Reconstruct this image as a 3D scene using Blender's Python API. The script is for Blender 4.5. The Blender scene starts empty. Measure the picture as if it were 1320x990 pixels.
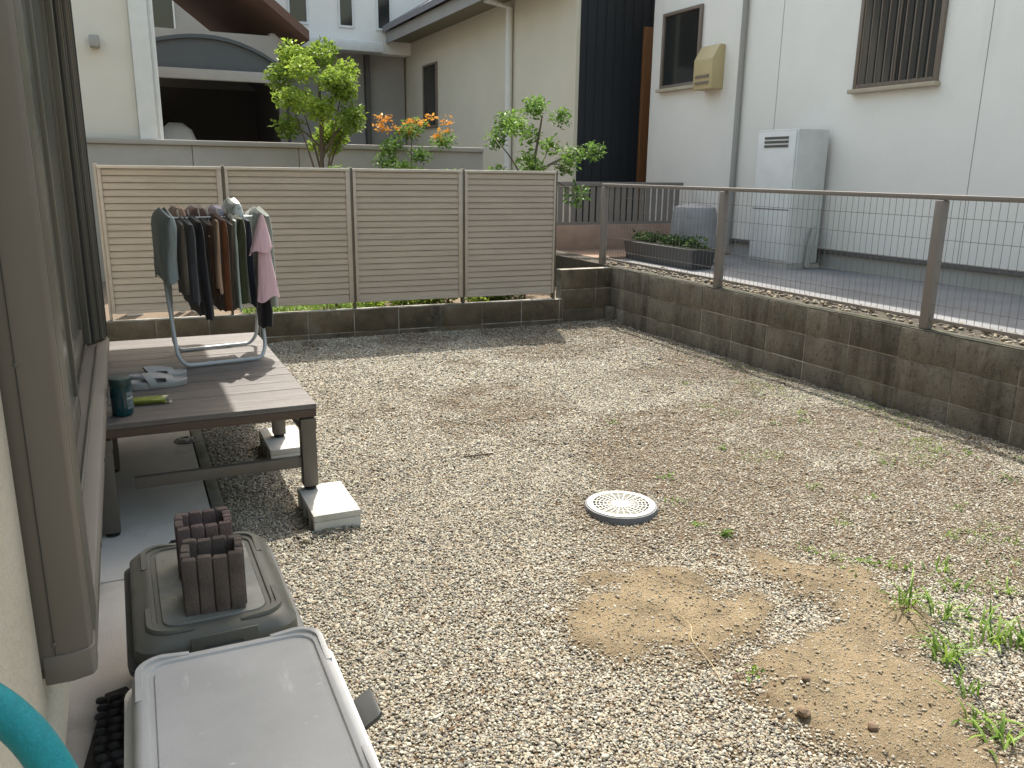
import bpy, bmesh, math, random
import numpy as np
from mathutils import Vector, Matrix, Euler, noise as mnoise
random.seed(7); rng = np.random.default_rng(7)
S = bpy.context.scene
COL = S.collection
R = math.radians

# ------------------------------------------------------------------ camera
F, PIT, YAW, ROLL, CAMH = 1064.4, R(14.37), R(25.04), R(.741), 1.451
fwd = Vector((math.sin(YAW)*math.cos(PIT), math.cos(YAW)*math.cos(PIT), -math.sin(PIT)))
r0 = Vector((math.cos(YAW), -math.sin(YAW), 0)); u0 = r0.cross(fwd)
rgt = r0*math.cos(ROLL) + u0*math.sin(ROLL); upv = rgt.cross(fwd)
cam = bpy.data.cameras.new('camera'); camo = bpy.data.objects.new('camera', cam); COL.objects.link(camo)
cam.sensor_fit = 'HORIZONTAL'; cam.sensor_width = 36; cam.lens = 36*F/1320
cam.clip_start = .05; cam.clip_end = 2000
mw = Matrix((rgt, upv, -fwd)).transposed().to_4x4(); mw.translation = (0, 0, CAMH)
camo.matrix_world = mw
S.camera = camo
# ------------------------------------------------------------------ sky and sun
SUN = Vector((.2, .55, 1.0)).normalized()
w = bpy.data.worlds.new('World'); S.world = w; w.use_nodes = True
nt = w.node_tree; bg = nt.nodes['Background']
sky = nt.nodes.new('ShaderNodeTexSky'); sky.sky_type = 'NISHITA'; sky.sun_disc = False
sky.sun_elevation = math.asin(SUN.z); sky.sun_rotation = math.atan2(SUN.x, SUN.y)
sky.air_density = 2.3; sky.dust_density = 4.5; sky.ozone_density = .2
nt.links.new(sky.outputs[0], bg.inputs[0]); bg.inputs[1].default_value = .15
sl = bpy.data.lights.new('sun', 'SUN'); sl.energy = 3.9; sl.angle = R(.55); sl.color = (1, .95, .86)
so = bpy.data.objects.new('sun', sl); COL.objects.link(so)
so.rotation_euler = SUN.to_track_quat('Z', 'Y').to_euler(); so.location = (3, 6, 12)
S.view_settings.view_transform = 'Standard'; S.view_settings.look = 'None'
S.view_settings.exposure = 1.08; S.view_settings.gamma = 1

# ------------------------------------------------------------------ materials
def mat(name, col, rough=.6, col2=None, scale=6., detail=4., bump=0., bscale=None, metal=0., spec=.5,
        contrast=(.35, .65), stretch=(1, 1, 1), coord='pos', rand=0., spots=None, trans=0., alpha=1., sheen=0., sss=0., rvar=0.):
    m = bpy.data.materials.new(name); m.use_nodes = True
    n = m.node_tree.nodes; l = m.node_tree.links; p = n['Principled BSDF']
    p.inputs['Roughness'].default_value = rough; p.inputs['Metallic'].default_value = metal
    p.inputs['Specular IOR Level'].default_value = spec
    p.inputs['Transmission Weight'].default_value = trans; p.inputs['Alpha'].default_value = alpha
    p.inputs['Sheen Weight'].default_value = sheen
    if coord == 'pos': src = n.new('ShaderNodeNewGeometry').outputs['Position']
    else: src = n.new('ShaderNodeTexCoord').outputs['Object']
    mp = n.new('ShaderNodeMapping'); mp.inputs['Scale'].default_value = stretch; l.new(src, mp.inputs[0]); V = mp.outputs[0]
    def ramp(fac, a, b, ca, cb):
        r = n.new('ShaderNodeValToRGB'); r.color_ramp.elements[0].position = a; r.color_ramp.elements[1].position = b
        r.color_ramp.elements[0].color = ca; r.color_ramp.elements[1].color = cb; l.new(fac, r.inputs[0]); return r.outputs[0]
    def nz(sc, dt=detail, ro=.6):
        t = n.new('ShaderNodeTexNoise'); t.inputs['Scale'].default_value = sc; t.inputs['Detail'].default_value = dt
        t.inputs['Roughness'].default_value = ro; l.new(V, t.inputs['Vector']); return t.outputs['Fac']
    c4 = (*col, 1); c24 = (*(col2 or [x*.92 for x in col]), 1)
    out = ramp(nz(scale), contrast[0], contrast[1], c24, c4)
    if spots:      # list of (colour, scale, lo, hi, stretch)
        for (sc_col, ss, lo, hi, st) in spots:
            mp2 = n.new('ShaderNodeMapping'); mp2.inputs['Scale'].default_value = st; l.new(src, mp2.inputs[0])
            t = n.new('ShaderNodeTexNoise'); t.inputs['Scale'].default_value = ss; t.inputs['Detail'].default_value = 5; t.inputs['Roughness'].default_value = .65
            l.new(mp2.outputs[0], t.inputs['Vector'])
            f = ramp(t.outputs['Fac'], lo, hi, (0, 0, 0, 1), (1, 1, 1, 1))
            mx = n.new('ShaderNodeMix'); mx.data_type = 'RGBA'; l.new(f, mx.inputs[0]); l.new(out, mx.inputs[6]); mx.inputs[7].default_value = (*sc_col, 1)
            out = mx.outputs[2]
    if rand:
        oi = n.new('ShaderNodeObjectInfo'); mr = n.new('ShaderNodeMapRange'); l.new(oi.outputs['Random'], mr.inputs[0])
        mr.inputs[3].default_value = 1-rand; mr.inputs[4].default_value = 1+rand
        hs = n.new('ShaderNodeHueSaturation'); l.new(mr.outputs[0], hs.inputs['Value']); l.new(out, hs.inputs['Color']); out = hs.outputs[0]
    l.new(out, p.inputs['Base Color'])
    if rvar:
        mr = n.new('ShaderNodeMapRange'); l.new(nz(scale*2.3), mr.inputs[0]); mr.inputs[1].default_value = .3; mr.inputs[2].default_value = .7
        mr.inputs[3].default_value = max(.02, rough-rvar); mr.inputs[4].default_value = min(1, rough+rvar); l.new(mr.outputs[0], p.inputs['Roughness'])
    if bump:
        b = n.new('ShaderNodeBump'); b.inputs['Strength'].default_value = 1; b.inputs['Distance'].default_value = bump
        l.new(nz(bscale or scale*6, 6, .65), b.inputs['Height']); l.new(b.outputs[0], p.inputs['Normal'])
    return m

# ------------------------------------------------------------------ mesh helpers
class MB:
    def __init__(s): s.v = []; s.f = []
    def add(s, vs, fs):
        o = len(s.v); s.v += [tuple(v) for v in vs]; s.f += [tuple(i+o for i in f) for f in fs]; return s
    def box(s, x0, x1, y0, y1, z0, z1):
        return s.add([(x0,y0,z0),(x1,y0,z0),(x1,y1,z0),(x0,y1,z0),(x0,y0,z1),(x1,y0,z1),(x1,y1,z1),(x0,y1,z1)],
                     [(0,3,2,1),(4,5,6,7),(0,1,5,4),(1,2,6,5),(2,3,7,6),(3,0,4,7)])
    def prism(s, poly, axis, a, b):      # closed 2-D polygon extruded along an axis
        n = len(poly)
        def P(u, v, t): return {'z': (u, v, t), 'y': (u, t, v), 'x': (t, u, v)}[axis]
        vs = [P(u, v, a) for u, v in poly] + [P(u, v, b) for u, v in poly]
        return s.add(vs, [tuple(range(n))[::-1], tuple(range(n, 2*n))] + [(i, (i+1) % n, n+(i+1) % n, n+i) for i in range(n)])
    def tube(s, pts, r, n=8, cap=True):
        pts = [Vector(p) for p in pts]; rings = []; up = None
        rr = r if isinstance(r, (list, tuple)) else [r]*len(pts)
        for i, p in enumerate(pts):
            d = (pts[min(i+1, len(pts)-1)] - pts[max(i-1, 0)]).normalized()
            if up is None: up = Vector((0, 0, 1)) if abs(d.z) < .9 else Vector((1, 0, 0))
            a = d.cross(up).normalized(); up = a.cross(d).normalized()
            rings.append([p + (a*math.cos(t) + up*math.sin(t))*rr[i] for t in [2*math.pi*k/n for k in range(n)]])
        return s.loft(rings, cap, cap)
    def loft(s, rings, cap0=True, cap1=True):
        n = len(rings[0]); vs = [v for r in rings for v in r]; fs = []
        for i in range(len(rings)-1):
            for k in range(n): fs.append((i*n+k, i*n+(k+1) % n, (i+1)*n+(k+1) % n, (i+1)*n+k))
        if cap0: fs.append(tuple(range(n))[::-1])
        if cap1: fs.append(tuple(range((len(rings)-1)*n, len(rings)*n)))
        return s.add(vs, fs)
    def lathe(s, prof, n=24, c=(0, 0, 0), cap0=True, cap1=True):
        return s.loft([[(c[0]+r*math.cos(2*math.pi*k/n), c[1]+r*math.sin(2*math.pi*k/n), c[2]+z) for k in range(n)] for r, z in prof], cap0, cap1)
    def mesh(s, name, m=None, smooth=False, bevel=0., seg=2):
        me = bpy.data.meshes.new(name); me.from_pydata(s.v, [], s.f)
        bm = bmesh.new(); bm.from_mesh(me)
        bmesh.ops.recalc_face_normals(bm, faces=bm.faces)
        if bevel:
            ed = [e for e in bm.edges if len(e.link_faces) == 2 and e.calc_face_angle(0) > .5]
            bmesh.ops.bevel(bm, geom=ed, offset=bevel, segments=seg, affect='EDGES', profile=.5, clamp_overlap=True)
        bm.to_mesh(me); bm.free()
        if smooth or bevel:
            me.polygons.foreach_set('use_smooth', [True]*len(me.polygons))
            me.set_sharp_from_angle(angle=R(40))
        if m: me.materials.append(m)
        return me
def link(name, me, parent=None, loc=(0, 0, 0), rot=None, kind=None):
    o = bpy.data.objects.new(name, me); COL.objects.link(o); o.location = loc
    if rot: o.rotation_euler = rot
    if parent:
        o.parent = parent
        if parent.get('_w'): o.location = Vector(loc) - Vector(parent.location)
    if kind: o['kind'] = kind
    return o
def thing(name, label, cat, loc=(0, 0, 0), rotz=0., group=None, world=True):
    o = bpy.data.objects.new(name, None); COL.objects.link(o); o.location = loc; o.rotation_euler = (0, 0, rotz)
    o.empty_display_size = .05
    o['label'] = label; o['category'] = cat
    if group: o['group'] = group
    if world: o['_w'] = 1          # parts are written in world coordinates
    return o
def tag(o, label, cat, group=None):
    o['label'] = label; o['category'] = cat
    if group: o['group'] = group
    return o
def B(x0, x1, y0, y1, z0, z1): return MB().box(x0, x1, y0, y1, z0, z1)
def rrect(hx, hy, r, z, n=5, cx=0, cy=0):
    out = []
    for qx, qy, a0 in ((1, 1, 0), (-1, 1, 90), (-1, -1, 180), (1, -1, 270)):
        for k in range(n+1):
            a = R(a0 + 90*k/n); out.append((cx+qx*(hx-r)+r*math.cos(a), cy+qy*(hy-r)+r*math.sin(a), z))
    return out
def fbm(x, y, s=1., o=0.): return mnoise.fractal(Vector((x*s+o, y*s-o, o*.7)), 1., 2., 4)

# ------------------------------------------------------------------ the yard: ground, sand, gravel
def unproj(px, py, z=0.):
    d = fwd + rgt*((px-660)/F) - upv*((py-495)/F); t = (z-CAMH)/d.z
    return (d.x*t, d.y*t)
SANDPX = [[(722,806),(745,768),(800,742),(862,735),(905,757),(985,778),(1003,797),(960,818),(870,836),(800,846),(742,832)],
          [(915,742),(1000,727),(1070,735),(1122,742),(1118,770),(1062,772),(1000,752)],
          [(980,893),(1025,850),(1090,825),(1190,832),(1240,875),(1268,925),(1320,985),(1310,1050),(1130,1015),(1045,970),(985,930)],
          [(1080,790),(1180,780),(1215,830),(1140,835)]]
SAND = [np.array([unproj(*p) for p in L]) for L in SANDPX]
def poly_sd(P, xs, ys):      # signed distance, positive inside
    d = np.full(xs.shape, 1e9); ins = np.zeros(xs.shape, bool); n = len(P)
    for i in range(n):
        a, b = P[i], P[(i+1) % n]; e = b-a; L2 = e@e
        t = np.clip(((xs-a[0])*e[0] + (ys-a[1])*e[1])/L2, 0, 1)
        d = np.minimum(d, np.hypot(xs-a[0]-t*e[0], ys-a[1]-t*e[1]))
        c = ((a[1] > ys) != (b[1] > ys)) & (xs < (b[0]-a[0])*(ys-a[1])/(b[1]-a[1]+1e-12) + a[0]); ins ^= c
    return np.where(ins, d, -d)
def vnoise(xs, ys, s, seed):      # smooth value noise, vectorised
    g = np.random.default_rng(seed).random((256, 256)); x = xs*s+64.3; y = ys*s+91.7
    xi = np.floor(x).astype(int); yi = np.floor(y).astype(int); fx = x-xi; fy = y-yi
    fx = fx*fx*(3-2*fx); fy = fy*fy*(3-2*fy); G = lambda a, b: g[a % 256, b % 256]
    return (G(xi, yi)*(1-fx)+G(xi+1, yi)*fx)*(1-fy) + (G(xi, yi+1)*(1-fx)+G(xi+1, yi+1)*fx)*fy
def fnoise(xs, ys, s, seed, o=4): return sum(vnoise(xs, ys, s*2**k, seed+k)*.5**k for k in range(o))/sum(.5**k for k in range(o))
def sandmask(xs, ys):
    m = np.full(xs.shape, -9.)
    for P in SAND: m = np.maximum(m, poly_sd(P, xs, ys))
    return np.clip((m + .36*(fnoise(xs, ys, 6, 3, 5)-.5) )/.17+.55, 0, 1)
def dirtmask(xs, ys):
    base = np.clip((xs-1.4)/1.9, 0, 1)*.47 + np.clip((xs-2.0)/1.2, 0, 1)*np.clip((4.6-ys)/1.5, 0, 1)*.18
    return np.clip((fnoise(xs, ys, 2.1, 21)-.615+base*.62)/.16, 0, 1)*np.clip((xs-1.25)/.5 + np.clip(ys-4, 0, 1), 0, 1)
def gheight(xs, ys):
    h = .018*(fnoise(xs, ys, 1.1, 41)-.5) + .010*(fnoise(xs, ys, 5, 51)-.5)
    h = h + .035*np.clip((xs-4.0)/.4, 0, 1)*0
    s = sandmask(xs, ys); h = h + s*(.014+.030*fnoise(xs, ys, 4, 61)+.034*(fnoise(xs, ys, 14, 71)-.5))
    d = dirtmask(xs, ys); h = h + d*(.02*(fnoise(xs, ys, 9, 81)-.45))
    h = h + .05*np.exp(-((ys-7.02)/.16)**2)*fnoise(xs, ys, 2.5, 91)*np.clip((xs-.6)/.6, 0, 1)
    return h
def g1(x, y): return float(gheight(np.array([float(x)]), np.array([float(y)]))[0])

def grid(name, x0, x1, y0, y1, nx, ny, hf):
    xs = np.linspace(x0, x1, nx); ys = np.linspace(y0, y1, ny); X, Y = np.meshgrid(xs, ys); Z = hf(X, Y)
    me = bpy.data.meshes.new(name); v = np.stack([X, Y, Z], -1).reshape(-1, 3)
    i = np.arange(nx*ny).reshape(ny, nx); q = np.stack([i[:-1, :-1], i[:-1, 1:], i[1:, 1:], i[1:, :-1]], -1).reshape(-1, 4)
    me.from_pydata(v.tolist(), [], q.tolist()); me.polygons.foreach_set('use_smooth', [True]*len(me.polygons))
    return me, X.ravel(), Y.ravel()
SOIL = (.15, .112, .076); SANDC = (.33, .262, .168)
def ground_material():
    m = bpy.data.materials.new('yard_soil_and_sand'); m.use_nodes = True; n = m.node_tree.nodes; l = m.node_tree.links; p = n['Principled BSDF']
    p.inputs['Roughness'].default_value = .95; p.inputs['Specular IOR Level'].default_value = .2
    pos = n.new('ShaderNodeNewGeometry').outputs['Position']
    def nz(s, d=5):
        t = n.new('ShaderNodeTexNoise'); t.inputs['Scale'].default_value = s; t.inputs['Detail'].default_value = d; t.inputs['Roughness'].default_value = .7; l.new(pos, t.inputs['Vector']); return t.outputs['Fac']
    def rp(f, a, b, ca, cb):
        r = n.new('ShaderNodeValToRGB'); e = r.color_ramp.elements; e[0].position = a; e[1].position = b; e[0].color = (*ca, 1); e[1].color = (*cb, 1); l.new(f, r.inputs[0]); return r.outputs[0]
    sand = rp(nz(6, 8), .32, .66, [c*.62 for c in SANDC], SANDC); grain = rp(nz(420, 2), .3, .72, (.62, .6, .57), (1.25, 1.25, 1.25))
    soil = rp(nz(14), .3, .7, [c*.6 for c in SOIL], [c*1.25 for c in SOIL])
    at = n.new('ShaderNodeAttribute'); at.attribute_name = 'sand'
    mx = n.new('ShaderNodeMix'); mx.data_type = 'RGBA'; l.new(at.outputs['Fac'], mx.inputs[0]); l.new(soil, mx.inputs[6]); l.new(sand, mx.inputs[7])
    mu = n.new('ShaderNodeMix'); mu.data_type = 'RGBA'; mu.blend_type = 'MULTIPLY'; mu.inputs[0].default_value = 1; l.new(mx.outputs[2], mu.inputs[6]); l.new(grain, mu.inputs[7])
    l.new(mu.outputs[2], p.inputs['Base Color'])
    b = n.new('ShaderNodeBump'); b.inputs['Distance'].default_value = .02; b.inputs['Strength'].default_value = .9; l.new(nz(95, 8), b.inputs['Height']); l.new(b.outputs[0], p.inputs['Normal'])
    return m
me, gx, gy = grid('yard_ground', .292, 4.40, -.6, 7.36, 206, 400, gheight)
a = me.attributes.new('sand', 'FLOAT', 'POINT'); a.data.foreach_set('value', sandmask(gx, gy))
me.materials.append(ground_material())
link('yard_ground', me, kind='structure')
darksoil = mat('dark_bed_soil', (.07, .058, .042), .95, (.035, .03, .022), scale=9, bump=.01, bscale=60)
soilm = mat('packed_soil', SOIL, .95, scale=5, bump=.01, bscale=60)
paving = mat('shaded_concrete_paving', (.20, .20, .205), .85, (.15, .15, .155), scale=1.5, bump=.002, bscale=80)  # grey kept dark so the sunlit driveway looks shaded
brownpave = mat('brown_brick_paving', (.26, .17, .12), .9, scale=4, bump=.003)
link('ground', B(-60, 60, -40, 90, -.5, -.06).mesh('ground', soilm), kind='structure')
link('garden_bed', B(-6, 4.39, 7.30, 10.4, -.05, .20).mesh('garden_bed', soilm), kind='structure')
link('driveway', B(4.80, 8.3, -6, 12.6, -.05, .30).mesh('driveway', paving), kind='structure')
link('side_bed', B(4.502, 4.798, -6, 12.6, -.05, .535).mesh('side_bed', darksoil), kind='structure')
link('street', B(-6, 4.39, 10.41, 30, -.05, .16).mesh('street', paving), kind='structure')
link('paved_court', B(4.80, 8.19, 9.9, 13.9, .304, .33).mesh('paved_court', brownpave), kind='structure')

# gravel: pebbles placed one by one as points, instanced by geometry nodes
def pebble_meshes(n, m):
    c = bpy.data.collections.new('pebble_shapes')
    for i in range(n):
        bm = bmesh.new(); bmesh.ops.create_icosphere(bm, subdivisions=2 if i < 3 else 1, radius=.5)
        o = i*3.1
        for v in bm.verts:
            d = 1 + .28*mnoise.noise(v.co*1.7+Vector((o, o*.3, -o))) + .12*mnoise.noise(v.co*4+Vector((o, 0, 0)))
            v.co = v.co*d
        me = bpy.data.meshes.new('pebble'); bm.to_mesh(me); bm.free()
        me.polygons.foreach_set('use_smooth', [i % 3 != 2]*len(me.polygons)); me.materials.append(m)
        c.objects.link(bpy.data.objects.new('pebble_%02d' % i, me))
    return c
def pebble_material():
    m = bpy.data.materials.new('river_pebble'); m.use_nodes = True; n = m.node_tree.nodes; l = m.node_tree.links; p = n['Principled BSDF']
    p.inputs['Roughness'].default_value = .75; p.inputs['Specular IOR Level'].default_value = .3
    a = n.new('ShaderNodeAttribute'); a.attribute_type = 'INSTANCER'; a.attribute_name = 'tone'
    r = n.new('ShaderNodeValToRGB'); e = r.color_ramp.elements; r.color_ramp.interpolation = 'LINEAR'
    cols = [(0, (.13, .127, .122)), (.08, (.19, .185, .178)), (.2, (.26, .245, .215)), (.32, (.32, .27, .205)), (.42, (.29, .21, .14)), (.5, (.41, .35, .26)),
            (.64, (.45, .40, .315)), (.78, (.49, .455, .375)), (.9, (.55, .525, .45)), (1, (.62, .60, .545))]
    e[0].position, e[0].color = 0, (*cols[0][1], 1); e[1].position, e[1].color = 1, (*cols[-1][1], 1)
    for t, c in cols[1:-1]: k = e.new(t); k.color = (*c, 1)
    l.new(a.outputs['Fac'], r.inputs[0])
    d = n.new('ShaderNodeAttribute'); d.attribute_type = 'INSTANCER'; d.attribute_name = 'dirt'
    mx = n.new('ShaderNodeMix'); mx.data_type = 'RGBA'; l.new(d.outputs['Fac'], mx.inputs[0]); l.new(r.outputs[0], mx.inputs[6]); mx.inputs[7].default_value = (.24, .185, .125, 1)
    t = n.new('ShaderNodeTexNoise'); t.inputs['Scale'].default_value = 160; t.inputs['Detail'].default_value = 3
    l.new(n.new('ShaderNodeNewGeometry').outputs['Position'], t.inputs['Vector'])
    r2 = n.new('ShaderNodeValToRGB'); r2.color_ramp.elements[0].position = .3; r2.color_ramp.elements[1].position = .7
    r2.color_ramp.elements[0].color = (.58, .60, .60, 1); r2.color_ramp.elements[1].color = (.92, .94, .93, 1); l.new(t.outputs['Fac'], r2.inputs[0])
    mu = n.new('ShaderNodeMix'); mu.data_type = 'RGBA'; mu.blend_type = 'MULTIPLY'; mu.inputs[0].default_value = 1; l.new(mx.outputs[2], mu.inputs[6]); l.new(r2.outputs[0], mu.inputs[7])
    l.new(mu.outputs[2], p.inputs['Base Color'])
    return m
PEBM = pebble_material()
def pebble_stuff(name, x, y, z, size, tone, dirt, label, cat):
    n = len(x); me = bpy.data.meshes.new(name); me.vertices.add(n)
    me.vertices.foreach_set('co', np.stack([x, y, z], -1).ravel())
    sc = size[:, None]*np.stack([rng.uniform(.85, 1.35, n), rng.uniform(.75, 1.05, n), rng.uniform(.5, .8, n)], -1)
    rt = np.stack([rng.normal(0, .35, n), rng.normal(0, .35, n), rng.uniform(0, 6.28, n)], -1)
    for nm, ty, fld, val in (('scl', 'FLOAT_VECTOR', 'vector', sc.ravel()), ('rot', 'FLOAT_VECTOR', 'vector', rt.ravel()), ('tone', 'FLOAT', 'value', tone), ('dirt', 'FLOAT', 'value', dirt), ('pick', 'INT', 'value', rng.integers(0, 9, n))):
        me.attributes.new(nm, ty, 'POINT').data.foreach_set(fld, val)
    o = link(name, me, kind='stuff'); tag(o, label, cat)
    g = bpy.data.node_groups.new(name, 'GeometryNodeTree'); g.interface.new_socket('Geometry', in_out='INPUT', socket_type='NodeSocketGeometry'); g.interface.new_socket('Geometry', in_out='OUTPUT', socket_type='NodeSocketGeometry')
    N = g.nodes; L = g.links; gi = N.new('NodeGroupInput'); go = N.new('NodeGroupOutput'); ip = N.new('GeometryNodeInstanceOnPoints'); ci = N.new('GeometryNodeCollectionInfo')
    ci.inputs[0].default_value = PEBC; ci.inputs['Separate Children'].default_value = True; ci.inputs['Reset Children'].default_value = True
    def na(nm, ty): q = N.new('GeometryNodeInputNamedAttribute'); q.data_type = ty; q.inputs['Name'].default_value = nm; return q.outputs['Attribute']
    L.new(gi.outputs[0], ip.inputs['Points']); L.new(ci.outputs[0], ip.inputs['Instance']); ip.inputs['Pick Instance'].default_value = True
    L.new(na('pick', 'INT'), ip.inputs['Instance Index']); L.new(na('scl', 'FLOAT_VECTOR'), ip.inputs['Scale'])
    e2r = N.new('FunctionNodeEulerToRotation'); L.new(na('rot', 'FLOAT_VECTOR'), e2r.inputs[0]); L.new(e2r.outputs[0], ip.inputs['Rotation'])
    L.new(ip.outputs[0], go.inputs[0]); md = o.modifiers.new('pebbles', 'NODES'); md.node_group = g
    return o
PEBC = pebble_meshes(9, PEBM)
def visible(x, y):      # points that some camera near the photograph's could see
    return (x > -.35*y+.0) & (x < 1.5*y+1.4) & (y > .55)
def blocked(x, y):      # footings, lid and slab keep the gravel out
    b = (x < .300)
    for (a0, a1, b0, b1) in FOOT: b |= (x > a0+.006) & (x < a1-.006) & (y > b0+.006) & (y < b1-.006)
    b |= np.hypot(x-1.888, y-2.885) < .158
    b |= (y > 7.115 - .0343*0) & (x < 3.82)
    return b
FOOT = [(.588, .782, 3.128, 3.482), (.560, .756, 4.02, 4.41), (.560, .756, 4.86, 5.25)]
def scatter(den, x0, x1, y0, y1): n = int(den*(x1-x0)*(y1-y0)); return rng.uniform(x0, x1, n), rng.uniform(y0, y1, n)
PX, PY, PS = [], [], []
for y0, y1, den, sz in ((.55, 2.2, 40000, .0072), (2.2, 3.6, 35000, .0077), (3.6, 5.2, 25000, .0088), (5.2, 7.3, 16500, .0108)):
    x, y = scatter(den, .29, 4.40, y0, y1); PX.append(x); PY.append(y); PS.append(np.clip(sz*np.exp(rng.normal(0, .26, len(x))), .004, .03))
x = np.concatenate(PX); y = np.concatenate(PY); sz = np.concatenate(PS)
sm = sandmask(x, y); dm = dirtmask(x, y)
keep = visible(x, y) & ~blocked(x, y) & (rng.random(len(x)) > np.minimum(1, sm*1.35)*.99) & (rng.random(len(x)) > dm*.58)
x, y, sz, sm, dm = x[keep], y[keep], sz[keep], sm[keep], dm[keep]
z = gheight(x, y) + sz*(.12+.42*rng.random(len(x))) - sz*.35*dm*rng.random(len(x)) - sm*sz*.25
drift = np.exp(-((x-.66)/.16)**2 - ((y-3.13)/.06)**2)*.035; z = z+drift
tone = rng.random(len(x)); pale = fnoise(x, y, .9, 131)
tone = np.clip(tone + (pale-.5)*.35 + sm*.25, 0, 1)
dirt = np.clip(.10 + .45*dm*rng.random(len(x)) + .5*sm*rng.random(len(x)) + .25*(rng.random(len(x)) < .12), 0, .85)
pebble_stuff('gravel', x, y, z, sz, tone, dirt, 'mixed grey, white and tan pebble gravel covering the yard', 'gravel')
n_ = 30000; x = rng.uniform(.9, 2.9, n_); y = rng.uniform(.9, 2.5, n_); k = sandmask(x, y) > .25; x, y = x[k], y[k]; n_ = len(x)
sz = np.clip(.0034*np.exp(rng.normal(0, .6, n_)), .0018, .013)
pebble_stuff('sand_crumbs', x, y, gheight(x, y)+sz*.15, sz, rng.uniform(.45, .95, n_), rng.uniform(.45, 1., n_)*.85, 'small crumbs of sandy soil on the bare sand patches', 'sand')
#%%PART2
# ------------------------------------------------------------------ concrete strip by the house
slabm = mat('pale_concrete', (.54, .53, .505), .85, (.44, .43, .41), scale=2.2, bump=.0015, bscale=120, spots=[((.27, .26, .245), 3.1, .58, .76, (1, 1, 1)), ((.14, .13, .12), 38, .70, .76, (1, 1, 1))])
curbm = mat('kerb_concrete', (.24, .235, .20), .9, (.15, .15, .125), scale=4, bump=.002, bscale=90, spots=[((.12, .12, .06), 5, .52, .68, (1, 1, 1))])
jointm = mat('dark_joint', (.05, .048, .045), .95)
for i, (a, b) in enumerate([(-2.5, 1.02), (1.028, 3.02), (3.028, 5.02), (5.028, 7.05)]):
    o = link('concrete_strip', B(-.30, .232, a, b, -.05, .02).mesh('concrete_strip', slabm, bevel=.003), kind='structure')
for a in np.arange(-.6, 7.0, .6):
    link('strip_kerb', B(.238, .292, float(a)+.002, min(7.05, float(a)+.598), -.05, .024).mesh('strip_kerb', curbm, bevel=.004), kind='structure')

# ------------------------------------------------------------------ block walls
blockm = mat('weathered_block', (.195, .174, .138), .95, (.11, .096, .072), scale=3.2, bump=.010, bscale=70, rand=.10, contrast=(.3, .7),
             spots=[((.045, .037, .026), 6.5, .48, .74, (1, 1, .16)), ((.29, .27, .23), 5.0, .55, .80, (1, 1, .18)), ((.17, .155, .125), 24, .52, .75, (1, 1, .7)), ((.05, .042, .03), 31, .55, .75, (1, 1, .7)), ((.17, .12, .05), 6.5, .62, .78, (1, 1, 1)), ((.04, .035, .028), 70, .60, .66, (1, 1, 1))])
blockdark = mat('mossy_brown_block', (.15, .118, .078), .95, (.07, .055, .036), scale=4, bump=.011, bscale=70, rand=.12, contrast=(.3, .7),
             spots=[((.03, .027, .02), 3.0, .52, .70, (1, 1, .6)), ((.25, .24, .20), 55, .70, .74, (1, 1, 1)), ((.20, .185, .15), 3.3, .54, .78, (1, 1, .7)), ((.15, .12, .08), 24, .55, .75, (1, 1, .7))])
mortarm = mat('wall_mortar', (.42, .40, .355), .95, (.13, .118, .095), scale=3.5, bump=.002, bscale=60, contrast=(.4, .62))
copingm = mat('mossy_wall_top', (.085, .08, .06), .95, (.04, .04, .03), scale=7, bump=.004, spots=[((.09, .10, .04), 8, .55, .7, (1, 1, 1))])
def blockmesh(l, h, t, m, seed):
    mb = MB().box(-l/2, l/2, 0, t, 0, h); me = mb.mesh('block', m, bevel=.005, seg=2)
    return me
def block_wall(root, length, rows, ztop, m, base, rot, ends=None, zmin=-.06, start=0., mat_top=None, split=.4):
    """blocks along local +x of a wall whose front face lies on local y = 0"""
    core = link('mortar', B(start+.002, length-.002, .0045, .100, zmin, ztop-.003).mesh('mortar', mortarm), root)
    ms = [blockmesh(.393, .193, .105, m, i) for i in range(2)]
    for r in range(rows):
        z0 = ztop - .2*(r+1) + .0035
        k = 0; xx = start
        while xx < length-.03:
            l = min(split, length-xx)
            me = ms[k % 2] if abs(l-.4) < .005 else blockmesh(l-.007, .193, .105, m, 0)
            o = link('block', me, root, (xx+l/2, random.uniform(-.0015, .0015), z0), (0, 0, random.uniform(-.003, .003)))
            k += 1; xx += l
# right-hand boundary wall: face on x = 4.393, joints at y = 2.821 + .4 k; local x runs towards -y from the corner
wr = thing('block_wall', 'long dark weathered concrete block wall along the right side of the yard', 'wall', (4.393, 7.22, 0), R(-90), world=False)
wr_len = 7.22-.021
y_first = 7.22 - (2.821+.4*10)      # first short block at the corner
def wall_right():
    link('mortar', B(.002, wr_len, .0045, .100, -.08, .540).mesh('mortar', mortarm), wr)
    full = blockmesh(.393, .193, .105, blockm, 0); half = blockmesh(y_first-.007, .193, .105, blockm, 0)
    for r in range(3):
        z0 = .543-.2*(r+1)+.0035
        link('block', half, wr, (y_first/2, 0, z0))
        for k in range(17):
            link('block', full, wr, (y_first+.4*k+.2, random.uniform(-.002, .002), z0), (random.uniform(-.004, .004), 0, random.uniform(-.003, .003)))
    mb = MB()
    for k in range(36): mb.box(y_first-.35+.2*k+.001, y_first-.35+.2*k+.199, .002+random.uniform(0, .003), .108, .5405, .5455+random.uniform(0, .0025)) if -.35+.2*k+y_first > 0 else None
    link('wall_top', mb.mesh('wall_top', copingm), wr)
wall_right()
FA = math.atan(-.0343)
wl = thing('low_block_wall', 'low mossy brown block wall under the slatted fence', 'wall', (-.63, 7.140+.0216-.012, 0), FA, world=False)
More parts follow.
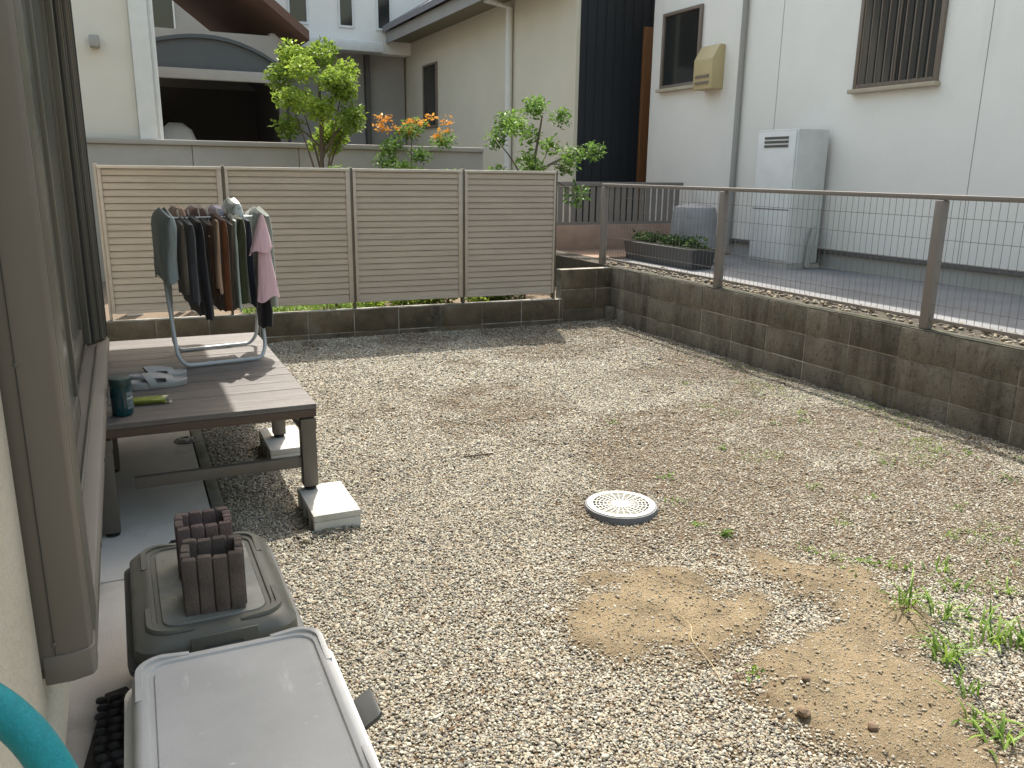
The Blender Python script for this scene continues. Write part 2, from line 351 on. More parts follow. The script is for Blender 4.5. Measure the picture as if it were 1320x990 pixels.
block_wall(wl, 4.44, 2, .272, blockdark, None, None, zmin=-.08, start=0.)
wc = thing('corner_block_wall', 'short stepped up brown block wall in the far corner', 'wall', (3.815, 7.075, 0), 0, world=False)
block_wall(wc, .575, 3, .545, blockdark, None, None, zmin=-.08)
o = link('mortar_stub', MB().box(4.315, 4.385, 6.98, 7.07, -.05, .165).mesh('mortar_stub', blockm, bevel=.008))
tag(o, 'small grey concrete stub standing in the corner of the two walls', 'stub')

# ------------------------------------------------------------------ slatted fence on the low wall
fm = mat('taupe_aluminium', (.44, .385, .325), .42, (.39, .34, .29), scale=2.5, spec=.4, stretch=(1, 1, 6), bump=.0002, bscale=300, rvar=.1)
fmd = mat('gap_dark_aluminium', (.13, .112, .09), .42, (.11, .095, .075), scale=3, spec=.4)  # post colour darkened to stand for the black gaps between panels
fm2 = mat('sunlit_rail_tone', (.50, .46, .40), .38, scale=3, spec=.5)  # paler than the slats: the sunlit top edge put into the colour
fn = thing('slat_fence', 'beige aluminium fence of horizontal slats on the low wall', 'fence', (0, 7.215, .272), FA, world=False)
PXS = [-.150, .768, 1.80, 2.812, 3.742]; Z0, Z1 = .327-.272, 1.467-.272
slat_prof = [(-.002, 0), (.014, -.002), (.014, .040), (.004, .046), (-.013, .046), (-.013, .041), (-.004, .036)]
NS = 21; pitch = (Z1-.022-(Z0+.02))/NS
for i in range(4):
    a, b = PXS[i], PXS[i+1]
    # panel frame
    link('stile', B(a+.012, a+.038, -.032, .012, Z0, Z1-.024).mesh('stile', fm, bevel=.002), fn)
    link('stile', B(b-.050 if i < 3 else b-.03, b-.012, -.032, .012, Z0, Z1-.024).mesh('stile', fm, bevel=.002), fn)
    link('bottom_rail', B(a+.0385, b-.0505 if i < 3 else b-.0305, -.030, .010, Z0-.004, Z0+.019).mesh('bottom_rail', fm, bevel=.002), fn)
    x0, x1 = a+.039, (b-.051 if i < 3 else b-.031)
    sm_ = MB().prism([(-.021, 0), (-.021, .037), (-.015, .039), (-.015, .0465), (.0105, .0465), (.0105, .060), (.0135, .060), (.0135, .040), (.009, .038), (.009, 0)], 'x', x0, x1).mesh('slat', fm)
    for k in range(NS):
        link('slat', sm_, fn, (0, random.uniform(-.0008, .0008), Z0+.0205+pitch*k), (random.uniform(-.004, .004), 0, 0))
    link('top_rail', B(a+.0105, b-.0105, -.036, .016, Z1-.0235, Z1).mesh('top_rail', fm2, bevel=.003), fn)
for i, a in enumerate(PXS):
    pz = -.002 if i else -.0
    link('post', B(a-.010, a+.010, -.020, .045, pz, Z1+.004).mesh('post', fmd if i else fm, bevel=.002), fn)
    link('post_cap', B(a-.0115, a+.0115, -.022, .047, Z1+.0045, Z1+.010).mesh('post_cap', fm2, bevel=.001), fn)

# ------------------------------------------------------------------ wire fence on the right wall
railm = mat('grey_brown_rail', (.20, .18, .165), .45, scale=5, spec=.4)
wirem = mat('grey_wire', (.14, .13, .12), .5, scale=5)
wf = thing('wire_fence', 'grey rail and wire mesh fence with posts on top of the right wall', 'fence', (4.447, 0, .546))
link('top_rail', B(4.427, 4.467, 1.0, 7.40, 1.325, 1.355).mesh('top_rail', railm, bevel=.006), wf)
link('bottom_rail', B(4.437, 4.457, 1.0, 7.40, .60, .62).mesh('bottom_rail', railm, bevel=.003), wf)
for y_ in (1.49, 3.49, 5.50, 7.36):
    link('post', B(4.417, 4.477, y_-.030, y_+.030, .547, 1.324).mesh('post', railm, bevel=.008), wf)
mb = MB()
for k in range(127):
    y_ = 1.02+.05*k; mb.box(4.446, 4.448, y_-.0010, y_+.0010, .62, 1.325)
for k in range(5): mb.box(4.4488, 4.4515, 1.0, 7.40, .70+.13*k, .703+.13*k)
link('wire_mesh', mb.mesh('wire_mesh', wirem), wf, kind='stuff')

# ------------------------------------------------------------------ own house on the left
stucco = mat('cream_stucco', (.62, .58, .49), .9, (.55, .51, .42), scale=3, bump=.006, bscale=55)
fram = mat('olive_bronze_window_frame', (.125, .117, .095), .38, (.105, .098, .08), scale=4, spec=.45, stretch=(1, 1, .3), rvar=.08, spots=[((.22, .215, .19), 14, .72, .80, (1, 1, .15))])
fram2 = mat('taupe_window_jamb', (.165, .145, .122), .45, (.145, .128, .107), scale=3, spec=.4, stretch=(1, 1, .3))
framd = mat('dark_frame_gap', (.03, .03, .027), .6)
found = mat('grey_foundation', (.30, .31, .34), .8, scale=4)
glassm = mat('window_glass', (.12, .125, .11), .22, spec=.35, scale=1)
curt = mat('pale_curtain', (.45, .43, .38), .9, scale=3)
hs = thing('house', 'cream stucco house with olive bronze sliding window along the left edge', 'house', (-.3, 2.5, 0))
P = lambda n, mb, m, bv=0.: link(n, mb.mesh(n, m, bevel=bv), hs)
P('foundation', B(-1.2, -.265, -2.6, 6.2, -.05, .30), found)
P('wall', B(-1.2, -.195, -2.6, 1.4600, .345, 3.1), stucco, .012)
P('wall', B(-1.2, -.205, 4.72, 6.15, .345, 3.1), stucco, .01)
P('wall', B(-1.2, -.206, 1.461, 4.719, .30, .56), stucco)
P('wall', B(-1.2, -.206, 1.461, 4.719, 2.78, 3.1), stucco)
P('wall_drip', B(-.262, -.19, -2.6, 1.455, .318, .344), framd, .002)
P('balcony', B(-1.2, .872, 1.25, 6.33, 3.10, 3.32), stucco, .02)
P('balcony_parapet', B(.76, .865, 1.26, 6.31, 3.321, 4.3), stucco, .01)
# jamb nearest the camera
j = P('window_jamb', MB().prism([(-.20, 1.466), (-.150, 1.464), (-.122, 1.472), (-.116, 1.484), (-.116, 1.512), (-.135, 1.520), (-.20, 1.520)], 'z', .615, 2.78), fram2, .002)
c = link('jamb_cap', MB().prism([(-.193, 1.4625), (-.150, 1.4605), (-.120, 1.469), (-.1135, 1.482), (-.1135, 1.530), (-.193, 1.530)], 'z', .585, .638).mesh('jamb_cap', fram2, bevel=.002), j)
for zz in (.66, 1.15, 1.7): link('screw', MB().lathe([(.0045, 0), (.0045, .0015), (.002, .0025)], 10).mesh('screw', fram), j, (-.172, 1.464, zz), (R(90), 0, 0))
link('seam', B(-.1735, -.1725, 1.4625, 1.466, .64, 2.77).mesh('seam', framd), j)
P('shutter_guide', MB().prism([(-.20, 1.531), (-.136, 1.531), (-.117, 1.537), (-.117, 1.668), (-.122, 1.672), (-.20, 1.672)], 'z', .605, 2.70), fram, .0015)
P('shutter_slot', B(-.20, -.150, 1.673, 1.70, .613, 2.70), framd)  # near-black block standing in for the shaded gap beside the guide
# sill with two rails
P('window_sill', MB().prism([(-.26, .56), (-.122, .560), (-.118, .566), (-.118, .590), (-.126, .598), (-.160, .604), (-.26, .612)], 'y', 1.531, 4.70), fram2, .001)
for xx in (-.165, -.215): P('sill_rail', B(xx-.003, xx+.003, 1.532, 4.43, .6065, .622), fram, .001)
for yy in (2.05, 2.7, 3.4, 4.1): P('sill_screw', B(-.1178, -.1165, yy-.006, yy+.006, .574, .584), framd)
# sashes
for (xs_, ya, yb) in ((-.205, 1.53, 3.12), (-.238, 3.04, 4.44)):
    s_ = P('sash', MB().box(xs_-.015, xs_+.015, ya, ya+.055, .623, 2.75).box(xs_-.015, xs_+.015, yb-.055, yb, .623, 2.75).box(xs_-.0145, xs_+.0145, ya+.0555, yb-.0555, .623, .70).box(xs_-.0145, xs_+.0145, ya+.0555, yb-.0555, 2.69, 2.75), fram, .003)
    link('pane', B(xs_-.003, xs_+.003, ya+.05, yb-.05, .695, 2.70).mesh('pane', glassm), s_)
P('window_head', B(-.26, -.12, 1.531, 4.70, 2.70, 2.78), fram, .004)
P('curtain', B(-.42, -.40, 1.5, 4.7, .6, 2.75), curt)
# far jamb: vertical shutter rails, the shaded gaps between put in as near-black strips
fj = P('shutter_rail', MB().prism([(-.26, 4.44), (-.196, 4.44), (-.192, 4.452), (-.192, 4.475), (-.26, 4.475)], 'z', .613, 2.70), fram, .0015)
for (xa, ya, yb, m_) in ((-.178, 4.478, 4.50, framd), (-.166, 4.503, 4.53, fram), (-.157, 4.533, 4.545, fram), (-.151, 4.548, 4.56, framd), (-.141, 4.563, 4.59, fram), (-.134, 4.593, 4.605, fram2), (-.127, 4.608, 4.635, fram), (-.122, 4.64, 4.70, framd)):
    q = P('shutter_rail', MB().prism([(-.26, ya), (xa-.003, ya), (xa, ya+.004), (xa, yb), (-.26, yb)], 'z', .6135, 2.70), m_)
    if m_ is fram:
        for zz in (.85, 1.35, 1.85, 2.3): link('screw', MB().lathe([(.0028, 0), (.0028, .001)], 8).mesh('screw', framd), q, (xa-.010, ya, zz), (R(90), 0, 0))

# ------------------------------------------------------------------ deck
deckm = mat('grey_brown_deck_board', (.158, .146, .141), .62, (.062, .055, .052), scale=5, bump=.0022, bscale=14, stretch=(.6, 26, 26), rand=.10, contrast=(.3, .7), rvar=.12)
fasc = mat('shaded_brown_deck_edge', (.085, .055, .042), .65, (.06, .04, .03), scale=5, stretch=(.5, 14, 14), bump=.001, bscale=30)  # brown, deepened to carry the shade on the deck edge
legm = mat('shaded_taupe_leg', (.115, .10, .083), .5, (.095, .083, .07), scale=4, stretch=(1, 1, .4), spec=.4)  # taupe darkened to carry the shade under the deck
footm = mat('black_foot', (.025, .024, .023), .6)
DX0, DX1, DY0, DY1, DZ = -.190, .676, 3.405, 5.145, .490
dk = thing('deck', 'low grey brown plank deck on metal legs beside the window', 'deck', (.28, 4.27, .1))
D = lambda n, mb, m, bv=0.: link(n, mb.mesh(n, m, bevel=bv), dk)
NB = 12; bw = (DY1-DY0)/NB
bmesh_ = B(DX0, DX1, 0.0022, bw-.0022, DZ-.022, DZ).mesh('board', deckm, bevel=.002)
for k in range(NB): link('board', bmesh_, dk, (0, DY0+bw*k, random.uniform(-.0008, .0008)))
D('edge_board', B(DX0, DX1-.002, DY0+.002, DY0+.019, DZ-.056, DZ-.0225), fasc, .002)
D('edge_board', B(DX1-.0195, DX1-.002, DY0+.0195, DY1-.0195, DZ-.056, DZ-.0225), fasc, .002)
D('edge_board', B(DX0, DX1-.002, DY1-.019, DY1-.002, DZ-.056, DZ-.0225), fasc, .002)
for yy in (3.445, 4.235, 5.05):
    D('joist', B(DX0+.03, DX1-.022, yy-.018, yy+.02, DZ-.064, DZ-.0228), legm, .002)
    for xx, zb in ((.640, .100), (-.150, .02)):
        if xx < 0 and yy > 4.9: continue
        lg = D('leg', B(xx-.031, xx+.031, yy-.031, yy+.031, zb+.018, DZ-.0645), legm, .003)
        link('foot', MB().lathe([(.027, 0), (.027, .006), (.018, .010), (.018, .019)], 16, (xx, yy, zb+.001)).mesh('foot', footm, smooth=True), lg)
        link('bracket', B(xx-.0335, xx+.0335, yy-.0335, yy+.0335, DZ-.115, DZ-.066).mesh('bracket', legm, bevel=.003), lg)
D('stretcher', B(-.05, .608, 3.43, 3.46, .205, .252), legm, .003)
D('brace', MB().prism([(.609, .40), (.609, .372), (.575, .424), (.597, .424)], 'y', 3.43, 3.455), footm)

# ------------------------------------------------------------------ concrete footing blocks
cbm = mat('pale_concrete_block', (.50, .495, .47), .92, (.42, .415, .39), scale=5, bump=.002, bscale=150, rand=.05, spots=[((.26, .25, .23), 4.5, .60, .75, (1, 1, 1)), ((.3, .29, .27), 120, .62, .68, (1, 1, 1))])
hollow = mat('block_hollow', (.10, .095, .085), .95)
def footing(f, lab):
    a0, a1, b0, b1 = f; t = thing('footing_block', lab, 'concrete block', ((a0+a1)/2, (b0+b1)/2, 0), group='footing blocks under the deck legs')
    mb = MB().box(a0, a1, b0, b1, .072, .100)
    link('top_slab', mb.mesh('top_slab', cbm, bevel=.004), t)
    mb = MB(); L = b1-b0
    mb.box(a0+.002, a1-.001, b0+.001, b0+.028, -.05, .0715).box(a0+.002, a1-.001, b1-.028, b1-.001, -.05, .0715).box(a1-.030, a1-.0015, b0+.0285, b1-.0285, -.05, .0715)
    for q in (1/3, 2/3): mb.box(a0+.003, a1-.031, b0+L*q-.013, b0+L*q+.013, -.05, .0715)
    link('body', mb.mesh('body', cbm, bevel=.003), t)
    return t
footing(FOOT[0], 'pale concrete block under the nearest right deck leg')
footing(FOOT[1], 'pale concrete block half hidden under the middle right deck leg')
footing(FOOT[2], 'pale concrete block under the farthest deck leg')
#%%PART3
# ------------------------------------------------------------------ storage boxes
def sweep_rim(path, w_, h_):      # a low bead of width w_ and height h_ along a horizontal path
    rings = []
    for i, p in enumerate(path):
        p = Vector(p); d = (Vector(path[min(i+1, len(path)-1)]) - Vector(path[max(i-1, 0)])).normalized(); s = Vector((-d.y, d.x, 0))
        e = .35 if i in (0, len(path)-1) else 1.
        rings.append([p+s*(-w_/2), p+s*(-w_*.36)+Vector((0, 0, h_*e)), p+s*(w_*.36)+Vector((0, 0, h_*e)), p+s*(w_/2)])
    return MB().loft(rings)
def corner_path(hx, hy, r, z, sx, sy, lx, ly, n=8):
    pts = [(sx*(hx-r-lx), sy*hy, z)]
    for k in range(n+1):
        a = R(90-90*k/n); pts.append((sx*(hx-r+r*math.cos(a)), sy*(hy-r+r*math.sin(a)), z))
    pts.append((sx*hx, sy*(hy-r-ly), z)); return pts
def storage_box(label, loc, rz, hx, hy, H_, mlid, mbody, mpanel, mlatch, latches, inset, cat='storage box'):
    t = thing('storage_box', label, cat, loc, rz, world=False, group=None)
    h = H_-.075
    body = MB().loft([rrect(hx-.035, hy-.035, .03, 0), rrect(hx-.030, hy-.030, .04, .012), rrect(hx-.012, hy-.012, .045, h-.03), rrect(hx-.012, hy-.012, .045, h-.012), rrect(hx+.014, hy+.010, .05, h-.010), rrect(hx+.016, hy+.012, .05, h+.008), rrect(hx+.002, hy+.002, .05, h+.014)])
    b = link('body', body.mesh('body', mbody, smooth=True), t)
    for sx in (-1, 1):
        for k in (-1, 1): link('body_rib', MB().box(-.004, .004, -.02, .02, h*.35, h-.032).mesh('body_rib', mbody, bevel=.002), b, (sx*(hx-.014), k*hy*.5, 0))
    i = inset
    lid = MB().loft([rrect(hx-.002, hy-.002, .05, h+.0145), rrect(hx, hy, .052, h+.018), rrect(hx-.002, hy-.002, .052, h+.045), rrect(hx-.008-i*.5, hy-.008-i*.5, .052, h+.064), rrect(hx-.016-i, hy-.016-i, .052, h+.0725),
                     rrect(hx-.024-i, hy-.024-i, .05, h+.0735), rrect(hx-.033-i, hy-.033-i, .046, h+.0730), rrect(hx-.036-i, hy-.036-i, .044, h+.0680), rrect(hx-.046-i, hy-.046-i, .036, h+.0680), rrect(hx-.048-i, hy-.048-i, .034, h+.0705)], cap1=False)
    l = link('lid', lid.mesh('lid', mlid, smooth=True), t)
    pn = MB().loft([rrect(hx-.048-i, hy-.048-i, .034, h+.0705), rrect(hx-.049-i, hy-.049-i, .033, h+.0715), rrect(hx*.55, hy*.6, .02, h+.0722), rrect(hx*.1, hy*.1, .01, h+.0722)])
    link('lid_panel', pn.mesh('lid_panel', mpanel, smooth=True), l)
    for sx in (-1, 1):
        for sy in (-1, 1):
            pt = corner_path(hx-.017-i, hy-.017-i, .05, h+.0715, sx, sy, hx*.26, hy*.30)
            link('lid_rim', sweep_rim(pt, .017, .0085).mesh('lid_rim', mlid, smooth=True), l)
    for (lx, ly, az, tilt) in latches:
        mb = MB().prism([(-.05, 0), (.05, 0), (.05, .044), (.042, .054), (-.042, .054), (-.05, .044)], 'y', -.005, .005).box(-.042, .042, -.009, -.0055, .010, .016).box(-.042, .042, -.009, -.0055, .036, .042)
        link('latch', mb.mesh('latch', mlatch, bevel=.0025), t, (lx, ly, h-.012), (tilt, 0, az))
    return t, h
lidg = mat('light_grey_plastic', (.43, .435, .44), .62, (.37, .375, .38), scale=5, spec=.35, bump=.0004, bscale=220, rvar=.14, spots=[((.60, .60, .60), 16, .60, .78, (1, .25, 1)), ((.42, .415, .41), 4, .56, .76, (1, 1, 1)), ((.66, .66, .655), 60, .68, .74, (.3, 1, 1))])
whiteb = mat('white_plastic', (.66, .65, .61), .45, (.57, .56, .52), scale=4, spec=.4)
oliv = mat('olive_grey_plastic', (.125, .127, .108), .42, (.10, .102, .087), scale=4, spec=.45, rvar=.1, spots=[((.15, .15, .135), 9, .6, .8, (1, 1, 1))])
olivp = mat('dusty_grey_lid_panel', (.24, .243, .215), .33, (.135, .135, .125), scale=6, spec=.45, rvar=.12, spots=[((.29, .285, .26), 3.5, .58, .78, (1, 1, 1))])
charc = mat('charcoal_plastic', (.045, .047, .047), .45, scale=5)
latm = mat('grey_green_latch', (.17, .175, .155), .45, (.13, .13, .115), scale=8)
BX1 = (.131, 1.485, .020); BX2 = (.120, 2.205, .020)
storage_box('light grey lidded storage box with white body, nearest the camera', BX1, R(-.6), .210, .318, .382, lidg, whiteb, lidg, charc, [(.224, .045, R(90), R(58))], .0)
t2, h2 = storage_box('dark olive storage box with two brick blocks on its lid', BX2, R(.5), .193, .292, .352, oliv, charc, olivp, charc, [(.01, -.304, 0, R(3)), (.0, .304, R(180), R(3))], .022)
link('latch_frame', MB().loft([rrect(.078, .003, .002, 0), rrect(.078, .003, .002, .09)]).mesh('latch_frame', oliv, bevel=.002), t2, (.01, -.2985, h2-.02))
LZ2 = .020 + h2 + .0725
hd = MB().tube([(-.05, 0, 0), (-.05, .015, .02), (-.042, .018, .028), (.042, .018, .028), (.05, .015, .02), (.05, 0, 0)], .005, 8)
link('handle', hd.mesh('handle', footm, smooth=True), t2, (-.03, .300, h2+.028))

# ------------------------------------------------------------------ hollow brick blocks standing on the box
brk = mat('dark_brown_brick', (.135, .106, .092), .95, (.085, .068, .06), scale=14, bump=.004, bscale=130, spots=[((.15, .115, .10), 40, .62, .74, (1, 1, 1)), ((.022, .02, .02), 9, .62, .8, (1, 1, .5))])
brk2 = mat('purple_brown_brick', (.15, .108, .10), .95, (.105, .077, .072), scale=14, bump=.004, bscale=130, spots=[((.2, .155, .145), 40, .64, .74, (1, 1, 1))])
def rib_block(label, loc, rz, hx, hy, H_, m, nf, ns, seed):
    rd = random.Random(seed); t = thing('ribbed_block', label, 'brick block', loc, rz, world=False)
    wl = .017; core = MB()
    for (x0, x1, y0, y1) in ((-hx+.006, hx-.006, -hy+.006, -hy+wl), (-hx+.006, hx-.006, hy-wl, hy-.006), (-hx+.006, -hx+wl, -hy+wl+.0005, hy-wl-.0005), (hx-wl, hx-.006, -hy+wl+.0005, hy-wl-.0005)):
        core.box(x0, x1, y0, y1, 0, H_-.008)
    link('shell', core.mesh('shell', m, bevel=.002), t)
    def rib(cx, cy, wx, wy):
        h = H_ + rd.uniform(-.003, .003); mb = MB(); rings = []
        for z_, s_ in ((0, .97), (h*.3, 1), (h*.65, .99), (h-.006, 1), (h-.001, .9), (h, .72)):
            rings.append([(cx+x*s_+rd.uniform(-.0007, .0007), cy+y*s_+rd.uniform(-.0007, .0007), z_+rd.uniform(-.0008, .0008)) for x, y, _ in rrect(wx/2, wy/2, .0025, 0, 2)])
        link('rib', MB().loft(rings).mesh('rib', m, smooth=True), t)
    w1 = 2*hx/nf
    for sy in (-1, 1):
        for k in range(nf): rib(-hx+w1*(k+.5), sy*(hy-.0085), w1-.0026, .022)
    w2 = (2*hy-.040)/ns
    for sx in (-1, 1):
        for k in range(ns): rib(sx*(hx-.0085), -hy+.020+w2*(k+.5), .022, w2-.0026)
    return t
c1 = unproj(283, 787, LZ2+.004); c2 = unproj(277, 700, LZ2+.004)
rib_block('rough dark brown hollow ribbed block, the front one on the olive box', (c1[0]-.002, c1[1]+.066, LZ2), R(-5), .073, .062, .150, brk, 4, 3, 3)
rib_block('purple brown hollow ribbed block, the rear one on the olive box', (c1[0]-.006, c1[1]+.268, LZ2), R(-1), .071, .060, .150, brk2, 4, 3, 4)

# ------------------------------------------------------------------ mat by the box
matm = mat('dark_rubber', (.035, .031, .028), .75, (.022, .02, .018), scale=20, bump=.001)
rm = thing('scraper_mat', 'dark knobbly rubber scraper mat between box and house wall', 'mat', (-.13, 1.93, .02))
link('mat_base', MB().prism([(-.165, 2.275), (-.110, 2.29), (-.095, 2.25), (-.098, 1.62), (-.215, 1.62), (-.212, 1.95)], 'z', .021, .045).mesh('mat_base', matm, bevel=.003), rm)
kn = MB().loft([[(r_*1.35*math.cos(a), r_*math.sin(a), z_) for a in [2*math.pi*k/12 for k in range(12)]] for r_, z_ in ((.011, 0), (.0115, .006), (.009, .0115), (.004, .014))]).mesh('knob', mat('worn_rubber', (.075, .07, .066), .6, (.04, .037, .035), scale=25), smooth=True)
for r_ in range(17):
    for c_ in range(3): link('knob', kn, rm, (-.178-.014*(r_ > 8)+.034*c_+.004*(r_ % 2)+.020, 1.66+.036*r_, .0445), (0, 0, random.uniform(-.4, .4)))

# ------------------------------------------------------------------ teal hose hanging from a wall tap
hosem = mat('teal_hose', (.0, .26, .30), .38, (.0, .215, .255), scale=160, spec=.45, bump=.0014, bscale=380, coord='obj')
hpts = [(-.165, .40, 1.17), (-.150, .47, 1.185), (-.132, .52, 1.160), (-.113, .555, 1.122), (-.092, .556, 1.098), (-.072, .545, 1.068), (-.056, .530, 1.020), (-.048, .505, .94), (-.05, .47, .75), (-.07, .42, .45), (-.11, .40, .18), (-.13, .45, .05), (-.08, .60, .033)]
def smoothpath(pts, n=6):
    P_ = [Vector(p) for p in pts]; out = []
    for i in range(len(P_)-1):
        a, b, c, d = P_[max(i-1, 0)], P_[i], P_[i+1], P_[min(i+2, len(P_)-1)]
        for k in range(n):
            t = k/n; out.append(.5*((2*b)+(c-a)*t+(2*a-5*b+4*c-d)*t*t+(3*b-a-3*c+d)*t**3))
    return out+[P_[-1]]
hs_ = thing('garden_hose', 'bright teal garden hose hanging by the cream wall', 'hose', (-.08, .6, .02))
hpts = [(a-.007, b, c+.012 if c > .9 else c) for a, b, c in hpts]
link('hose', MB().tube(smoothpath(hpts), .0125, 20).mesh('hose', hosem, smooth=True), hs_)
link('connector', MB().tube([(-.205, .40, 1.17), (-.165, .40, 1.17)], .015, 12).mesh('connector', charc, smooth=True), hs_)

# ------------------------------------------------------------------ drain lid in the gravel
lidw = mat('white_plastic_lid', (.58, .57, .52), .55, (.50, .49, .45), scale=8, spec=.35, spots=[((.5, .47, .4), 9, .66, .8, (1, 1, 1))])
ringm = mat('grey_plastic_ring', (.135, .145, .165), .5, (.10, .105, .12), scale=8)
dl = thing('drain_lid', 'round white slotted drain lid in a grey ring', 'drain cover', (1.888, 2.885, .0), R(20), world=False)
link('ring', MB().lathe([(.158, -.04), (.160, .030), (.158, .0335), (.151, .0335), (.1505, .0260), (.149, .018), (.148, -.03)], 64, cap1=False).mesh('ring', ringm, smooth=True), dl)
link('pit', MB().lathe([(.147, -.06), (.147, -.03), (.001, -.03)], 40).mesh('pit', framd), dl)  # coloured near-black to deepen the shade seen through the slots
def arc_slab(mb, r0_, r1_, a0, a1, z0, z1, n):
    for k in range(n):
        b0, b1 = a0+(a1-a0)*k/n, a0+(a1-a0)*(k+1)/n
        vs = [(r_*math.cos(a), r_*math.sin(a), z_) for z_ in (z0, z1) for (r_, a) in ((r0_, b0), (r1_, b0), (r1_, b1), (r0_, b1))]
        fs = [(4, 5, 6, 7), (0, 3, 7, 4), (1, 5, 6, 2)]
        if k == 0: fs.append((0, 4, 5, 1))
        if k == n-1: fs.append((3, 2, 6, 7))
        mb.add(vs, fs)
mb = MB(); z0_, z1_ = .0262, .0375
arc_slab(mb, .124, .1495, 0, 2*math.pi, z0_, z1_, 64); arc_slab(mb, .001, .043, 0, 2*math.pi, z0_, z1_, 40)
for (ra, rb) in ((.0590, .0625), (.0760, .0795), (.0930, .0965), (.1090, .1120)): arc_slab(mb, ra, rb, 0, 2*math.pi, z0_, z1_-.0004, 60)
link('grate', mb.mesh('grate', lidw), dl)
bar12 = MB(); arc_slab(bar12, .0432, .1238, -.045, .045, 0, .0098, 1)
bme = B(.0432, .1238, -.0026, .0026, z0_, z1_+.0002).mesh('grate_bar', lidw); bms = B(.0435, .1237, -.0016, .0016, z0_, z1_-.0007).mesh('grate_bar', lidw)
for k in range(12): link('grate_bar', bme, dl, (0, 0, 0), (0, 0, 2*math.pi*k/12))
for k in range(12): link('grate_bar', bms, dl, (0, 0, 0), (0, 0, 2*math.pi*(k+.5)/12 + 1e-3))

# small drain under the deck
dr = thing('slab_drain', 'small dark drain with pale rim in the slab under the deck', 'drain', (.205, 4.60, .02), world=False)
link('drain_pan', MB().lathe([(.062, 0), (.062, .006), (.05, .008), (.048, .003), (.001, .003)], 28).mesh('drain_pan', charc, smooth=True), dr)
for k, (a, b) in enumerate([(-.025, 0), (.0, -.012), (.026, .008)]): link('drain_ring', MB().lathe([(.009, .003), (.009, .014), (.015, .014), (.015, .003)], 16).mesh('drain_ring', cbm, smooth=True), dr, (a, b, .001))

# ------------------------------------------------------------------ things lying on the deck
ZD = DZ+.0012
slm = mat('pale_grey_rubber', (.33, .335, .34), .55, (.28, .285, .29), scale=9)
def slipper(label, loc, rz):
    t = thing('slipper', label, 'slipper', loc, rz, world=False, group='pair of grey slippers')
    L = .26; N = 28; out = []
    for k in range(N):
        a = 2*math.pi*k/N; c, s_ = math.cos(a), math.sin(a)
        wdt = .045 + .010*max(0, c) - .004*math.exp(-((c+.1)/.3)**2); out.append((L/2*c, wdt*s_*(abs(s_)**-.15 if abs(s_) > .05 else 1)))
    prof = lambda x: .022 + .006*(x/.13)**2 + (.006 if x < -.05 else 0)
    rings = [[(x*.97, y*.96, 0) for x, y in out], [(x, y, .006) for x, y in out], [(x*1.01, y*1.02, prof(x)) for x, y in out], [(x*.97, y*.95, prof(x)+.004) for x, y in out], [(x*.93, y*.88, prof(x)) for x, y in out]]
    link('sole', MB().loft(rings).mesh('sole', slm, smooth=True), t)
    for i in range(7):
        for j_ in range(3): link('tread_bump', bump_me, t, (-.105+.018*i, -.020+.020*j_, prof(-.105+.018*i)+.0005))
    # strap with two side openings
    mb = MB(); seg = 14; segx = 6
    for i in range(segx):
        for k in range(seg):
            a0, a1 = math.pi*k/seg, math.pi*(k+1)/seg; x0_, x1_ = -.035+.105*i/segx, -.035+.105*(i+1)/segx
            if i in (2, 3) and k in (1, 2, 11, 12): continue
            def pt(x, a, r_):
                hh = .068 - .30*max(0, x-.0)*.9; sl_ = -.028*math.sin(a)
                return (x+sl_*(1 if x < 0 else .2), (.049+r_)*math.cos(a), .014+(hh-.014+r_)*max(0, math.sin(a))**.85)
            vs = [pt(x0_, a0, 0), pt(x1_, a0, 0), pt(x1_, a1, 0), pt(x0_, a1, 0), pt(x0_, a0, -.005), pt(x1_, a0, -.005), pt(x1_, a1, -.005), pt(x0_, a1, -.005)]
            mb.add(vs, [(0, 1, 2, 3), (7, 6, 5, 4), (0, 4, 5, 1), (1, 5, 6, 2), (2, 6, 7, 3), (3, 7, 4, 0)])
    link('strap', mb.mesh('strap', slm, smooth=True), t)
bump_me = MB().lathe([(.005, 0), (.0045, .002), (.001, .003)], 8).mesh('tread_bump', mat('pale_insole', (.45, .45, .45), .6), smooth=True)
slipper('pale grey slide slipper, the one nearer the teal tub', (.075, 3.955, ZD), R(8))
slipper('pale grey slide slipper behind the other, nearer the drying rack', (.085, 4.095, ZD), R(14))

tealp = mat('dark_teal_plastic', (.006, .05, .065), .18, (.004, .03, .04), scale=5, spec=.55, coord='obj')
teall = mat('dark_green_lid', (.008, .035, .035), .35, scale=5)
lbl = mat('grey_label', (.16, .20, .22), .5, (.07, .10, .12), scale=60, coord='obj', contrast=(.45, .55), stretch=(1, 1, 3))
bt = thing('plastic_tub', 'dark teal plastic tub with grey label on the deck corner', 'tub', (-.068, 3.535, ZD), world=False)
BR = .040
link('tub_body', MB().lathe([(BR*.86, 0), (BR*.97, .004), (BR, .012), (BR, .112), (BR*.97, .120)], 32).mesh('tub_body', tealp, smooth=True), bt)
link('lid', MB().lathe([(BR*1.02, .121), (BR*1.03, .124), (BR*1.03, .146), (BR*.98, .151), (BR*.6, .152), (.001, .152)], 32).mesh('lid', teall, smooth=True), bt)
mb = MB()
rings = [[((BR+e)*math.cos(a), (BR+e)*math.sin(a), z_) for z_ in (.028, .098)] for e in (.0006, ) for a in [R(-62+k*7) for k in range(17)]]
for i in range(16): mb.add([rings[i][0], rings[i+1][0], rings[i+1][1], rings[i][1]], [(0, 1, 2, 3)])
lb = link('label', mb.mesh('label', lbl, smooth=True), bt)
mb = MB()
